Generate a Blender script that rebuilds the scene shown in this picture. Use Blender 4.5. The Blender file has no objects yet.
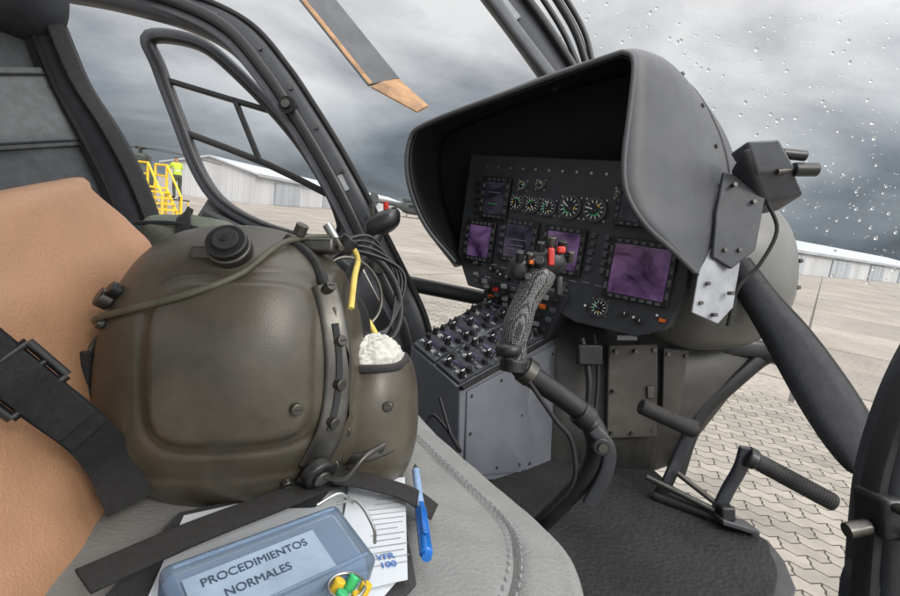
import bpy, bmesh, math, random
from mathutils import Vector, Matrix, noise
random.seed(4)
R=math.radians
EYE=1.6
# ---------------------------------------------------------------- frames
p_=R(9.5); r_=R(7.5)
right0=Vector((1,0,0)); up0=Vector((0,math.sin(p_),math.cos(p_))); CF=Vector((0,math.cos(p_),-math.sin(p_)))
RT=right0*math.cos(r_)+up0*math.sin(r_)
UP=up0*math.cos(r_)-right0*math.sin(r_)
O=Vector((0,0,EYE))
def D(x,y,z): return O+RT*x+CF*y+UP*z          # cockpit datum frame, metres
def DL(l): return [D(*q) for q in l]
Z=Vector((0,0,1))
AZ=R(35)
FW=Vector((math.sin(AZ),math.cos(AZ),0)); AR=Vector((math.cos(AZ),-math.sin(AZ),0))
# ---------------------------------------------------------------- materials
def nd(nt,t,**k):
    n=nt.nodes.new(t)
    for a,b in k.items(): setattr(n,a,b)
    return n
MATS={}
def mat(name,col,rough=.5,metal=0,scale=30,amt=.18,bump=.0,bscale=None,spec=.5,dust=0,col2=None,coat=0,rvar=.15,vor=False):
    if name in MATS: return MATS[name]
    m=bpy.data.materials.new(name); m.use_nodes=True; nt=m.node_tree
    b=nt.nodes['Principled BSDF']
    tc=nd(nt,'ShaderNodeTexCoord')
    n=nd(nt,'ShaderNodeTexNoise'); n.inputs['Scale'].default_value=scale; n.inputs['Detail'].default_value=6; n.inputs['Roughness'].default_value=.65
    nt.links.new(tc.outputs['Object'],n.inputs['Vector'])
    mx=nd(nt,'ShaderNodeMix',data_type='RGBA')
    c=Vector(col); c2=Vector(col2) if col2 else c*(1+amt*1.6)
    c1=c*(1-amt*1.6) if not col2 else c
    mx.inputs[6].default_value=(*c1,1); mx.inputs[7].default_value=(*c2,1)
    rp=nd(nt,'ShaderNodeValToRGB'); rp.color_ramp.elements[0].position=.3; rp.color_ramp.elements[1].position=.7
    nt.links.new(n.outputs['Fac'],rp.inputs[0]); nt.links.new(rp.outputs[0],mx.inputs[0])
    last=mx.outputs[2]
    if dust:
        g=nd(nt,'ShaderNodeNewGeometry'); sp=nd(nt,'ShaderNodeSeparateXYZ'); nt.links.new(g.outputs['Normal'],sp.inputs[0])
        n3=nd(nt,'ShaderNodeTexNoise'); n3.inputs['Scale'].default_value=scale*2.7; n3.inputs['Detail'].default_value=8
        nt.links.new(tc.outputs['Object'],n3.inputs['Vector'])
        mu=nd(nt,'ShaderNodeMath',operation='MULTIPLY'); nt.links.new(sp.outputs[2],mu.inputs[0]); nt.links.new(n3.outputs['Fac'],mu.inputs[1])
        mu2=nd(nt,'ShaderNodeMath',operation='MULTIPLY',use_clamp=True); nt.links.new(mu.outputs[0],mu2.inputs[0]); mu2.inputs[1].default_value=dust
        m2=nd(nt,'ShaderNodeMix',data_type='RGBA'); nt.links.new(mu2.outputs[0],m2.inputs[0]); nt.links.new(last,m2.inputs[6]); m2.inputs[7].default_value=(.32,.29,.25,1)
        last=m2.outputs[2]
    nt.links.new(last,b.inputs['Base Color'])
    mr=nd(nt,'ShaderNodeMapRange'); mr.inputs[3].default_value=max(.03,rough-rvar); mr.inputs[4].default_value=min(1,rough+rvar)
    n2=nd(nt,'ShaderNodeTexNoise'); n2.inputs['Scale'].default_value=scale*.6; n2.inputs['Detail'].default_value=8
    nt.links.new(tc.outputs['Object'],n2.inputs['Vector']); nt.links.new(n2.outputs['Fac'],mr.inputs[0]); nt.links.new(mr.outputs[0],b.inputs['Roughness'])
    b.inputs['Metallic'].default_value=metal; b.inputs['Specular IOR Level'].default_value=spec; b.inputs['Coat Weight'].default_value=coat
    if bump:
        nb=nd(nt,'ShaderNodeTexVoronoi' if vor else 'ShaderNodeTexNoise'); nb.inputs['Scale'].default_value=bscale or scale*6
        if not vor: nb.inputs['Detail'].default_value=3
        nt.links.new(tc.outputs['Object'],nb.inputs['Vector'])
        bp=nd(nt,'ShaderNodeBump'); bp.inputs['Strength'].default_value=bump; bp.inputs['Distance'].default_value=.002
        nt.links.new(nb.outputs[0],bp.inputs['Height']); nt.links.new(bp.outputs[0],b.inputs['Normal'])
    MATS[name]=m; return m
def scratch(m,col,specs):
    nt=m.node_tree;b=nt.nodes['Principled BSDF']
    tc=nd(nt,'ShaderNodeTexCoord'); old=b.inputs['Base Color'].links[0].from_socket
    for sc_,rot_,lo_ in specs:
        mp=nd(nt,'ShaderNodeMapping'); mp.inputs['Scale'].default_value=sc_; mp.inputs['Rotation'].default_value=rot_
        n=nd(nt,'ShaderNodeTexNoise'); n.inputs['Scale'].default_value=1.2; n.inputs['Detail'].default_value=9; n.inputs['Roughness'].default_value=.75
        nt.links.new(tc.outputs['Object'],mp.inputs[0]); nt.links.new(mp.outputs[0],n.inputs['Vector'])
        rp=nd(nt,'ShaderNodeValToRGB'); rp.color_ramp.elements[0].position=lo_; rp.color_ramp.elements[1].position=lo_+.06
        nt.links.new(n.outputs['Fac'],rp.inputs[0])
        mx=nd(nt,'ShaderNodeMix',data_type='RGBA'); nt.links.new(rp.outputs[0],mx.inputs[0]); nt.links.new(old,mx.inputs[6]); mx.inputs[7].default_value=(*col,1)
        old=mx.outputs[2]
    nt.links.new(old,b.inputs['Base Color'])
    return m
M_frame=scratch(mat('frame_paint',(.034,.037,.044),.40,0,12,.2,.15,300,dust=.22),(.12,.12,.125),(((20,20,160),(.3,.9,.2),.70),))
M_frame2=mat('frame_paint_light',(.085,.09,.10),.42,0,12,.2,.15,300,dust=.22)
M_black=mat('black_plastic',(.013,.013,.014),.40,0,30,.2,.1,400,dust=.1)
M_rubber=mat('black_rubber',(.015,.015,.016),.75,0,30,.2,.3,500,dust=.15)
M_hood=scratch(mat('hood_paint',(.060,.063,.069),.5,0,9,.14,.25,700,dust=.3),(.13,.13,.135),(((14,14,120),(.5,.3,.8),.70),))
M_hoodin=mat('hood_inside',(.026,.026,.028),.8,0,9,.1,.2,500)
M_panel=mat('panel_grey',(.042,.045,.051),.5,0,20,.15,.15,600)
M_console=mat('console_paint',(.115,.122,.14),.45,0,6,.12,.2,500,dust=.1)
M_nose=mat('nose_paint',(.125,.125,.115),.4,0,7,.15,.1,300,dust=.3)
M_under=mat('lower_panel',(.050,.048,.044),.5,0,8,.25,.2,200)
M_door=mat('access_door',(.075,.066,.056),.5,0,8,.25,.2,200)
M_leather=mat('grey_leather',(.235,.24,.23),.5,0,5,.12,.5,260,dust=.2)
M_tan=mat('tan_leather',(.50,.275,.155),.55,0,3.5,.12,.4,420)
M_fabric=mat('grey_fabric',(.085,.09,.095),.9,0,60,.15,.6,900,dust=.2)
M_fabric2=mat('light_fabric',(.17,.18,.18),.9,0,60,.12,.6,900,dust=.2)
M_dfab=mat('dark_fabric',(.028,.030,.035),.9,0,60,.15,.6,900,dust=.12)
M_web=mat('black_webbing',(.013,.013,.014),.85,0,200,.3,.8,1400,dust=.12)
M_metal=mat('bare_metal',(.45,.45,.44),.3,1,40,.15)
M_dmetal=mat('dark_metal',(.10,.095,.085),.36,.8,40,.2)
M_plate=mat('grey_plate',(.30,.31,.33),.42,.1,20,.15)
M_white=mat('white_mark',(.8,.8,.78),.6)
M_red=mat('red_button',(.55,.03,.02),.35)
M_orange=mat('orange_button',(.75,.16,.02),.35)
M_yellow=mat('yellow_paint',(.80,.52,.03),.5)
M_ycord=mat('yellow_cord',(.66,.50,.12),.7)
M_green=mat('green_mark',(.06,.55,.20),.5)
M_paper=mat('paper',(.68,.71,.74),.8,0,6,.05)
M_blue=mat('blue_plastic',(.01,.14,.50),.25,coat=.5)
M_olive=mat('olive_cloth',(.14,.155,.115),.9,0,20,.2,.6,500)
M_fluff=mat('white_fluff',(.72,.70,.64),.95,0,150,.15,1,900)
M_mat=mat('floor_mat',(.013,.013,.014),.7,0,6,.3,1,110,dust=.05,vor=True)
M_ring=mat('light_grey_print',(.28,.29,.30),.6)
M_helm=scratch(mat('helmet_paint',(.066,.057,.041),.36,0,14,.25,.12,900,dust=.15,spec=.5,rvar=.13),(.17,.155,.13),(((40,40,260),(.4,.7,.3),.655),((300,60,50),(1.2,.2,.9),.675),((70,80,75),(0,.2,.9),.72)))
def screen_mat(name,ca,cb,sc=18):
    m=bpy.data.materials.new(name); m.use_nodes=True; nt=m.node_tree;b=nt.nodes['Principled BSDF']
    tc=nd(nt,'ShaderNodeTexCoord'); n=nd(nt,'ShaderNodeTexNoise'); n.inputs['Scale'].default_value=sc; n.inputs['Detail'].default_value=5; n.inputs['Distortion'].default_value=1.2
    nt.links.new(tc.outputs['Object'],n.inputs['Vector'])
    rp=nd(nt,'ShaderNodeValToRGB'); e=rp.color_ramp.elements; e[0].position=.36;e[0].color=(*ca,1);e[1].position=.66;e[1].color=(*cb,1)
    nt.links.new(n.outputs['Fac'],rp.inputs[0]); nt.links.new(rp.outputs[0],b.inputs['Base Color'])
    b.inputs['Roughness'].default_value=.12; b.inputs['Specular IOR Level'].default_value=.7
    return m
M_scr=screen_mat('purple_reflection_screen',(.05,.02,.075),(.36,.20,.46),13)  # purple reflections on the glass, mottled into the base colour
M_scr2=screen_mat('dark_screen',(.018,.016,.028),(.11,.09,.15))  # fainter reflections, likewise blotched into the display colour
M_gface=screen_mat('gauge_face',(.01,.01,.012),(.03,.03,.035))
def glass_mat(name,tint,gl=.06,trans=True):
    m=bpy.data.materials.new(name); m.use_nodes=True; nt=m.node_tree; nt.nodes.clear()
    o=nd(nt,'ShaderNodeOutputMaterial'); t=nd(nt,'ShaderNodeBsdfTransparent'); t.inputs[0].default_value=(*tint,1)
    g=nd(nt,'ShaderNodeBsdfGlossy'); g.inputs['Roughness'].default_value=.03
    lw=nd(nt,'ShaderNodeLayerWeight'); lw.inputs[0].default_value=.15
    mu=nd(nt,'ShaderNodeMath',operation='MULTIPLY'); mu.inputs[1].default_value=gl*4; nt.links.new(lw.outputs['Fresnel'],mu.inputs[0])
    mx=nd(nt,'ShaderNodeMixShader'); nt.links.new(mu.outputs[0],mx.inputs[0]); nt.links.new(t.outputs[0],mx.inputs[1]); nt.links.new(g.outputs[0],mx.inputs[2]); nt.links.new(mx.outputs[0],o.inputs[0])
    return m
M_glass=glass_mat('windscreen_glass',(.97,.98,.98),.05)
M_drop=bpy.data.materials.new('water_drop'); M_drop.use_nodes=True
_b=M_drop.node_tree.nodes['Principled BSDF']; _b.inputs['Transmission Weight'].default_value=1; _b.inputs['IOR'].default_value=1.33; _b.inputs['Roughness'].default_value=.02
M_clear=bpy.data.materials.new('clear_blue_plastic'); M_clear.use_nodes=True
_b=M_clear.node_tree.nodes['Principled BSDF']; _b.inputs['Base Color'].default_value=(.50,.64,.80,1); _b.inputs['Transmission Weight'].default_value=.8; _b.inputs['IOR'].default_value=1.35; _b.inputs['Roughness'].default_value=.12
# ---------------------------------------------------------------- geometry helpers
def empty(name,loc=(0,0,0)):
    e=bpy.data.objects.new(name,None); bpy.context.collection.objects.link(e); e.location=loc; e.empty_display_size=.1
    return e
def link(ob,par):
    bpy.context.collection.objects.link(ob)
    if par is not None:
        ob.parent=par; ob.matrix_parent_inverse=Matrix.Translation(-Vector(par.location))
    return ob
def mo(name,vs,fs,m,par=None,smooth=True,bev=0,solid=0,sub=0,ang=35):
    me=bpy.data.meshes.new(name); me.from_pydata([tuple(v) for v in vs],[],fs); me.update()
    bm=bmesh.new(); bm.from_mesh(me); bmesh.ops.recalc_face_normals(bm,faces=bm.faces); bm.to_mesh(me); bm.free()
    ob=bpy.data.objects.new(name,me); me.materials.append(m)
    link(ob,par)
    if solid:
        s=ob.modifiers.new('s','SOLIDIFY'); s.thickness=solid; s.offset=0
    if sub:
        s=ob.modifiers.new('u','SUBSURF'); s.levels=s.render_levels=sub
    if bev:
        s=ob.modifiers.new('b','BEVEL'); s.width=bev; s.segments=3; s.limit_method='ANGLE'; s.angle_limit=R(40)
    if smooth:
        for p in me.polygons: p.use_smooth=True
        if not sub:
            try: me.set_sharp_from_angle(angle=R(ang))
            except Exception: pass
    return ob
def cr(pts,n=6,closed=False):
    P=[Vector(q) for q in pts]; out=[]
    N=len(P); rng=range(N if closed else N-1)
    for i in rng:
        if closed: a,b,c,d=P[(i-1)%N],P[i],P[(i+1)%N],P[(i+2)%N]
        else:
            b,c=P[i],P[i+1]; a=P[i-1] if i>0 else b+(b-c); d=P[i+2] if i+2<N else c+(c-b)
        for k in range(n):
            t=k/n
            out.append(.5*((2*b)+(-a+c)*t+(2*a-5*b+4*c-d)*t*t+(-a+3*b-3*c+d)*t**3))
    if not closed: out.append(P[-1].copy())
    return out
def lerpn(a,b,t): return a*(1-t)+b*t
def sweep(name,pts,w,h,m,par=None,hint=None,n=6,round_=True,closed=False,smooth_path=True):
    if hint is None: hint=-CF
    P=cr(pts,n,closed) if smooth_path else [Vector(q) for q in pts]
    N=len(P); vs=[];fs=[]
    sec=[(math.copysign(abs(math.cos(a))**.5,math.cos(a)),math.copysign(abs(math.sin(a))**.5,math.sin(a))) for a in [2*math.pi*(k+.5)/16 for k in range(16)]]
    S=len(sec)
    for i,q in enumerate(P):
        if closed: t=(P[(i+1)%N]-P[i-1])
        else: t=P[min(i+1,N-1)]-P[max(i-1,0)]
        t.normalize(); a=t.cross(hint); 
        if a.length<1e-4: a=t.cross(Vector((1,0,.1)))
        a.normalize(); b=a.cross(t).normalized()
        f=i/(N-1); ww=w if not isinstance(w,(tuple,list)) else w[0]*(1-f)+w[1]*f; hh=h if not isinstance(h,(tuple,list)) else h[0]*(1-f)+h[1]*f
        for sx,sy in sec: vs.append(q+a*(sx*ww/2)+b*(sy*hh/2))
    for i in range(N if closed else N-1):
        j=(i+1)%N
        for k in range(S):
            l=(k+1)%S; fs.append((i*S+k,i*S+l,j*S+l,j*S+k))
    if not closed:
        fs.append(tuple(range(S))[::-1]); fs.append(tuple(range((N-1)*S,N*S)))
    return mo(name,vs,fs,m,par)
def tube(name,pts,r,m,par=None,n=6,seg=12,closed=False,sp=True):
    P=cr(pts,n,closed) if sp else [Vector(q) for q in pts]
    N=len(P); vs=[];fs=[]
    rr=r if isinstance(r,(list,tuple)) else [r,r]
    prev=None
    for i,q in enumerate(P):
        t=(P[(i+1)%N]-P[i-1]) if closed else (P[min(i+1,N-1)]-P[max(i-1,0)])
        t.normalize()
        if prev is None: a=t.orthogonal().normalized()
        else:
            a=prev-t*prev.dot(t); a.normalize()
        prev=a; b=t.cross(a)
        f=i/(N-1)*(len(rr)-1); k0=min(int(f),len(rr)-2); rad=rr[k0]*(1-(f-k0))+rr[k0+1]*(f-k0)
        for k in range(seg):
            an=2*math.pi*k/seg; vs.append(q+(a*math.cos(an)+b*math.sin(an))*rad)
    for i in range(N if closed else N-1):
        j=(i+1)%N
        for k in range(seg):
            l=(k+1)%seg; fs.append((i*seg+k,i*seg+l,j*seg+l,j*seg+k))
    if not closed:
        fs.append(tuple(range(seg))[::-1]); fs.append(tuple(range((N-1)*seg,N*seg)))
    return mo(name,vs,fs,m,par,ang=50)
def box(name,c,ax,dims,m,par=None,bev=.002):
    c=Vector(c); a,b,d=[Vector(v).normalized() for v in ax]; vs=[]
    for i in (-1,1):
        for j in (-1,1):
            for k in (-1,1): vs.append(c+a*(i*dims[0]/2)+b*(j*dims[1]/2)+d*(k*dims[2]/2))
    fs=[(0,1,3,2),(4,6,7,5),(0,4,5,1),(2,3,7,6),(0,2,6,4),(1,5,7,3)]
    return mo(name,vs,fs,m,par,bev=bev)
def hexa(name,c8,m,par=None,bev=.004):
    return mo(name,c8,[(0,1,2,3),(7,6,5,4),(0,4,5,1),(1,5,6,2),(2,6,7,3),(3,7,4,0)],m,par,bev=bev)
def cyl(name,p0,p1,r0,m,par=None,r1=None,seg=24,bev=0):
    p0=Vector(p0);p1=Vector(p1); t=(p1-p0).normalized(); a=t.orthogonal().normalized(); b=t.cross(a); r1=r0 if r1 is None else r1
    vs=[p0+(a*math.cos(2*math.pi*k/seg)+b*math.sin(2*math.pi*k/seg))*r0 for k in range(seg)]+[p1+(a*math.cos(2*math.pi*k/seg)+b*math.sin(2*math.pi*k/seg))*r1 for k in range(seg)]
    fs=[(k,(k+1)%seg,seg+(k+1)%seg,seg+k) for k in range(seg)]+[tuple(range(seg))[::-1],tuple(range(seg,2*seg))]
    return mo(name,vs,fs,m,par,bev=bev)
def superell(name,c,ax,rad,p,m,par=None,nu=64,nv=40,zcut=None,disp=None,solid=0):
    a,b,d=[Vector(v).normalized() for v in ax]; c=Vector(c); vs=[];fs=[]
    vmax=math.pi
    vmin=0 if zcut is None else math.acos(zcut)
    for j in range(nv+1):
        th=vmin+(vmax-vmin)*j/nv
        for i in range(nu):
            ph=2*math.pi*i/nu
            x,y,z=math.sin(th)*math.cos(ph),math.sin(th)*math.sin(ph),math.cos(th)
            r=(abs(x)**p+abs(y)**p+abs(z)**p)**(-1/p)
            x,y,z=x*r*rad[0],y*r*rad[1],z*r*rad[2]
            if disp: 
                s=disp(x,y,z); x*=s;y*=s;z*=s
            vs.append(c+a*x+b*y+d*z)
    for j in range(nv):
        for i in range(nu):
            k=(i+1)%nu; fs.append((j*nu+i,j*nu+k,(j+1)*nu+k,(j+1)*nu+i))
    ob=mo(name,vs,fs,m,par,solid=solid,ang=180)
    bm=bmesh.new(); bm.from_mesh(ob.data); bmesh.ops.remove_doubles(bm,verts=bm.verts,dist=1e-6); bmesh.ops.recalc_face_normals(bm,faces=bm.faces); bm.to_mesh(ob.data); bm.free()
    return ob
def loft(name,rows,m,par=None,solid=0,n=1,closed=False,sub=0):
    N=len(rows[0]); vs=[v for r in rows for v in r]; fs=[]
    for j in range(len(rows)-1):
        for i in range(N-1): fs.append((j*N+i,j*N+i+1,(j+1)*N+i+1,(j+1)*N+i))
    return mo(name,vs,fs,m,par,solid=solid,sub=sub,ang=60)
def prism(name,pts,vec,m,par=None,bev=.003):
    N=len(pts); pts=[Vector(q) for q in pts]; vs=pts+[q+vec for q in pts]
    fs=[tuple(range(N)),tuple(range(N,2*N))[::-1]]+[(i,(i+1)%N,N+(i+1)%N,N+i) for i in range(N)]
    return mo(name,vs,fs,m,par,bev=bev)
def text(name,s,loc,xa,ya,size,m,par=None):
    cu=bpy.data.curves.new(name,'FONT'); cu.body=s; cu.size=size; cu.extrude=.0002; cu.align_x='CENTER'; cu.align_y='CENTER'
    ob=bpy.data.objects.new(name,cu); cu.materials.append(m)
    xa=Vector(xa).normalized(); ya=Vector(ya); ya=(ya-xa*ya.dot(xa)).normalized(); za=xa.cross(ya)
    mw=Matrix((xa,ya,za)).transposed().to_4x4(); mw.translation=Vector(loc)
    bpy.context.collection.objects.link(ob)
    if par: ob.parent=par; ob.matrix_parent_inverse=Matrix.Translation(-Vector(par.location))
    ob.matrix_basis=mw
    return ob
# ================================================================= WORLD
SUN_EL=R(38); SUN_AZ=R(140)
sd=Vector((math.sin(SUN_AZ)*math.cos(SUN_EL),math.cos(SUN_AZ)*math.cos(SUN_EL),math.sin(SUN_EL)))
w=bpy.data.worlds.new('World'); bpy.context.scene.world=w; w.use_nodes=True; nt=w.node_tree
bg=nt.nodes['Background']; bg.inputs[1].default_value=.1
sky=nd(nt,'ShaderNodeTexSky',sky_type='NISHITA'); sky.sun_disc=False; sky.sun_elevation=SUN_EL; sky.sun_rotation=SUN_AZ
tc=nd(nt,'ShaderNodeTexCoord'); sp=nd(nt,'ShaderNodeSeparateXYZ'); nt.links.new(tc.outputs['Generated'],sp.inputs[0])
zc=nd(nt,'ShaderNodeMath',operation='MAXIMUM'); nt.links.new(sp.outputs[2],zc.inputs[0]); zc.inputs[1].default_value=0
za=nd(nt,'ShaderNodeMath',operation='ADD'); nt.links.new(zc.outputs[0],za.inputs[0]); za.inputs[1].default_value=.30
dv=nd(nt,'ShaderNodeVectorMath',operation='DIVIDE'); cb=nd(nt,'ShaderNodeCombineXYZ')
for i in range(3): nt.links.new(za.outputs[0],cb.inputs[i])
nt.links.new(tc.outputs['Generated'],dv.inputs[0]); nt.links.new(cb.outputs[0],dv.inputs[1])
n1=nd(nt,'ShaderNodeTexNoise'); n1.inputs['Scale'].default_value=1.25; n1.inputs['Detail'].default_value=9; n1.inputs['Roughness'].default_value=.55; n1.inputs['Distortion'].default_value=.35
nt.links.new(dv.outputs[0],n1.inputs['Vector'])
rp=nd(nt,'ShaderNodeValToRGB'); e=rp.color_ramp.elements; e[0].position=.37; e[0].color=(3.2,3.35,3.6,1); e[1].position=.62; e[1].color=(7.8,7.8,7.8,1)
nt.links.new(n1.outputs['Fac'],rp.inputs[0])
hr=nd(nt,'ShaderNodeValToRGB'); e=hr.color_ramp.elements; e[0].position=0; e[0].color=(.22,.26,.31,1); e[1].position=.9; e[1].color=(2.1,2.1,2.1,1)
x=hr.color_ramp.elements.new(.06); x.color=(.26,.30,.34,1)
x=hr.color_ramp.elements.new(.14); x.color=(.60,.64,.68,1)
x=hr.color_ramp.elements.new(.24); x.color=(1.02,1.03,1.04,1)
x=hr.color_ramp.elements.new(.5); x.color=(1.15,1.15,1.15,1)
wb=nd(nt,'ShaderNodeTexNoise'); wb.inputs['Scale'].default_value=2.6; wb.inputs['Detail'].default_value=4; nt.links.new(tc.outputs['Generated'],wb.inputs['Vector'])
wm=nd(nt,'ShaderNodeMath',operation='MULTIPLY_ADD'); nt.links.new(wb.outputs['Fac'],wm.inputs[0]); wm.inputs[1].default_value=.22; wm.inputs[2].default_value=-.11
wa=nd(nt,'ShaderNodeMath',operation='ADD'); nt.links.new(zc.outputs[0],wa.inputs[0]); nt.links.new(wm.outputs[0],wa.inputs[1])
nt.links.new(wa.outputs[0],hr.inputs[0])
mu=nd(nt,'ShaderNodeMix',data_type='RGBA',blend_type='MULTIPLY'); mu.inputs[0].default_value=1; nt.links.new(rp.outputs[0],mu.inputs[6]); nt.links.new(hr.outputs[0],mu.inputs[7])
mx=nd(nt,'ShaderNodeMix',data_type='RGBA'); mx.inputs[0].default_value=.95; nt.links.new(sky.outputs[0],mx.inputs[6]); nt.links.new(mu.outputs[2],mx.inputs[7])
# sky boost towards the out-of-view sun side, added to brighten the cabin
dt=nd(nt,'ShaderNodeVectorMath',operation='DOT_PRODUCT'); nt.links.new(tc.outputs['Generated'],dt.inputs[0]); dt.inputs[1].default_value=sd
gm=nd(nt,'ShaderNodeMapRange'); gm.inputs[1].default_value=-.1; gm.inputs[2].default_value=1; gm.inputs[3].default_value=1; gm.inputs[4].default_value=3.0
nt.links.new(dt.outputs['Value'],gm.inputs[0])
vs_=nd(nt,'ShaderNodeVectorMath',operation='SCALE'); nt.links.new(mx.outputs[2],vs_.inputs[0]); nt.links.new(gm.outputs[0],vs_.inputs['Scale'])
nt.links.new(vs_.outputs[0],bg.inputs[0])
L=bpy.data.lights.new('sun','SUN'); L.energy=1.5; L.angle=R(14); L.color=(1,.96,.9)
lo=bpy.data.objects.new('sun',L); bpy.context.collection.objects.link(lo)
lo.rotation_euler=sd.to_track_quat('Z','Y').to_euler()
# ================================================================= GROUND
def ground_mat():
    m=bpy.data.materials.new('apron_concrete'); m.use_nodes=True; nt=m.node_tree;b=nt.nodes['Principled BSDF']
    g=nd(nt,'ShaderNodeTexCoord')
    mp=nd(nt,'ShaderNodeMapping'); mp.inputs['Rotation'].default_value=(0,0,R(36)); nt.links.new(g.outputs['Object'],mp.inputs[0])
    br=nd(nt,'ShaderNodeTexBrick'); br.offset=0; br.inputs['Scale'].default_value=1; br.inputs['Mortar Size'].default_value=.035; br.inputs['Brick Width'].default_value=4; br.inputs['Row Height'].default_value=4; br.inputs['Mortar Smooth'].default_value=.3
    br.inputs['Color1'].default_value=(.40,.35,.30,1); br.inputs['Color2'].default_value=(.33,.30,.26,1); br.inputs['Mortar'].default_value=(.10,.09,.08,1)
    nt.links.new(mp.outputs[0],br.inputs['Vector'])
    n=nd(nt,'ShaderNodeTexNoise'); n.inputs['Scale'].default_value=.35; n.inputs['Detail'].default_value=10; n.inputs['Roughness'].default_value=.7; nt.links.new(g.outputs['Object'],n.inputs['Vector'])
    r=nd(nt,'ShaderNodeValToRGB'); r.color_ramp.elements[0].position=.3; r.color_ramp.elements[0].color=(.62,.60,.58,1); r.color_ramp.elements[1].position=.7; r.color_ramp.elements[1].color=(1.12,1.1,1.08,1); nt.links.new(n.outputs['Fac'],r.inputs[0])
    n2=nd(nt,'ShaderNodeTexNoise'); n2.inputs['Scale'].default_value=14; n2.inputs['Detail'].default_value=8; nt.links.new(g.outputs['Object'],n2.inputs['Vector'])
    r2=nd(nt,'ShaderNodeValToRGB'); r2.color_ramp.elements[0].position=.35; r2.color_ramp.elements[0].color=(.78,.78,.78,1); r2.color_ramp.elements[1].color=(1.1,1.1,1.1,1);r2.color_ramp.elements[1].position=.65; nt.links.new(n2.outputs['Fac'],r2.inputs[0])
    a=nd(nt,'ShaderNodeMix',data_type='RGBA',blend_type='MULTIPLY'); a.inputs[0].default_value=1; nt.links.new(br.outputs[0],a.inputs[6]); nt.links.new(r.outputs[0],a.inputs[7])
    a2=nd(nt,'ShaderNodeMix',data_type='RGBA',blend_type='MULTIPLY'); a2.inputs[0].default_value=1; nt.links.new(a.outputs[2],a2.inputs[6]); nt.links.new(r2.outputs[0],a2.inputs[7])
    nt.links.new(a2.outputs[2],b.inputs['Base Color']); b.inputs['Roughness'].default_value=.75
    return m
def paver_mat():
    m=bpy.data.materials.new('zigzag_pavers'); m.use_nodes=True; nt=m.node_tree;b=nt.nodes['Principled BSDF']
    g=nd(nt,'ShaderNodeTexCoord'); mp=nd(nt,'ShaderNodeMapping'); mp.inputs['Rotation'].default_value=(0,0,R(20)); nt.links.new(g.outputs['Object'],mp.inputs[0])
    s=nd(nt,'ShaderNodeSeparateXYZ'); nt.links.new(mp.outputs[0],s.inputs[0])
    pp=nd(nt,'ShaderNodeMath',operation='PINGPONG'); nt.links.new(s.outputs[0],pp.inputs[0]); pp.inputs[1].default_value=.0575
    m1=nd(nt,'ShaderNodeMath',operation='MULTIPLY_ADD'); nt.links.new(pp.outputs[0],m1.inputs[0]); m1.inputs[1].default_value=.62; nt.links.new(s.outputs[1],m1.inputs[2])
    pq=nd(nt,'ShaderNodeMath',operation='PINGPONG'); nt.links.new(s.outputs[1],pq.inputs[0]); pq.inputs[1].default_value=.03
    m3=nd(nt,'ShaderNodeMath',operation='MULTIPLY_ADD'); nt.links.new(pq.outputs[0],m3.inputs[0]); m3.inputs[1].default_value=.3; nt.links.new(s.outputs[0],m3.inputs[2])
    c=nd(nt,'ShaderNodeCombineXYZ'); nt.links.new(m3.outputs[0],c.inputs[0]); nt.links.new(m1.outputs[0],c.inputs[1])
    br=nd(nt,'ShaderNodeTexBrick'); br.offset=.5; br.inputs['Scale'].default_value=1; br.inputs['Mortar Size'].default_value=.0065; br.inputs['Brick Width'].default_value=.23; br.inputs['Row Height'].default_value=.12; br.inputs['Mortar Smooth'].default_value=.4
    br.inputs['Color1'].default_value=(.38,.345,.295,1); br.inputs['Color2'].default_value=(.27,.245,.215,1); br.inputs['Mortar'].default_value=(.06,.052,.042,1)
    nt.links.new(c.outputs[0],br.inputs['Vector'])
    n=nd(nt,'ShaderNodeTexNoise'); n.inputs['Scale'].default_value=2.2; n.inputs['Detail'].default_value=10; n.inputs['Roughness'].default_value=.75; nt.links.new(g.outputs['Object'],n.inputs['Vector'])
    r=nd(nt,'ShaderNodeValToRGB'); r.color_ramp.elements[0].position=.3; r.color_ramp.elements[0].color=(.66,.65,.63,1); r.color_ramp.elements[1].position=.7; r.color_ramp.elements[1].color=(1.15,1.13,1.1,1); nt.links.new(n.outputs['Fac'],r.inputs[0])
    a=nd(nt,'ShaderNodeMix',data_type='RGBA',blend_type='MULTIPLY'); a.inputs[0].default_value=1; nt.links.new(br.outputs[0],a.inputs[6]); nt.links.new(r.outputs[0],a.inputs[7])
    nt.links.new(a.outputs[2],b.inputs['Base Color']); b.inputs['Roughness'].default_value=.8
    bp=nd(nt,'ShaderNodeBump'); bp.invert=True; bp.inputs['Distance'].default_value=.01; bp.inputs['Strength'].default_value=.6; nt.links.new(br.outputs['Fac'],bp.inputs['Height']); nt.links.new(bp.outputs[0],b.inputs['Normal'])
    return m
G=3000
mo('ground',[(-G,-G,0),(G,-G,0),(G,G,0),(-G,G,0)],[(0,1,2,3)],ground_mat(),smooth=False)
mo('block_pavement',[(.86,9.8,.004),(12,-5.5,.004),(-5,-15,.004),(-12,0,.004)],[(0,1,2,3)],paver_mat(),smooth=False)
vs=[];fs=[];N=160
for i in range(N+1):
    a=R(-70+140*i/N); rr=900
    h=10+26*max(0,noise.noise(Vector((i*.07,0,3)))+.35)+5*noise.noise(Vector((i*.4,2,0)))
    if i>85: h*=.55
    vs+= [(rr*math.sin(a),rr*math.cos(a),-.5),(rr*1.06*math.sin(a),rr*1.06*math.cos(a),h),(rr*1.3*math.sin(a),rr*1.3*math.cos(a),-.5)]
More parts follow.
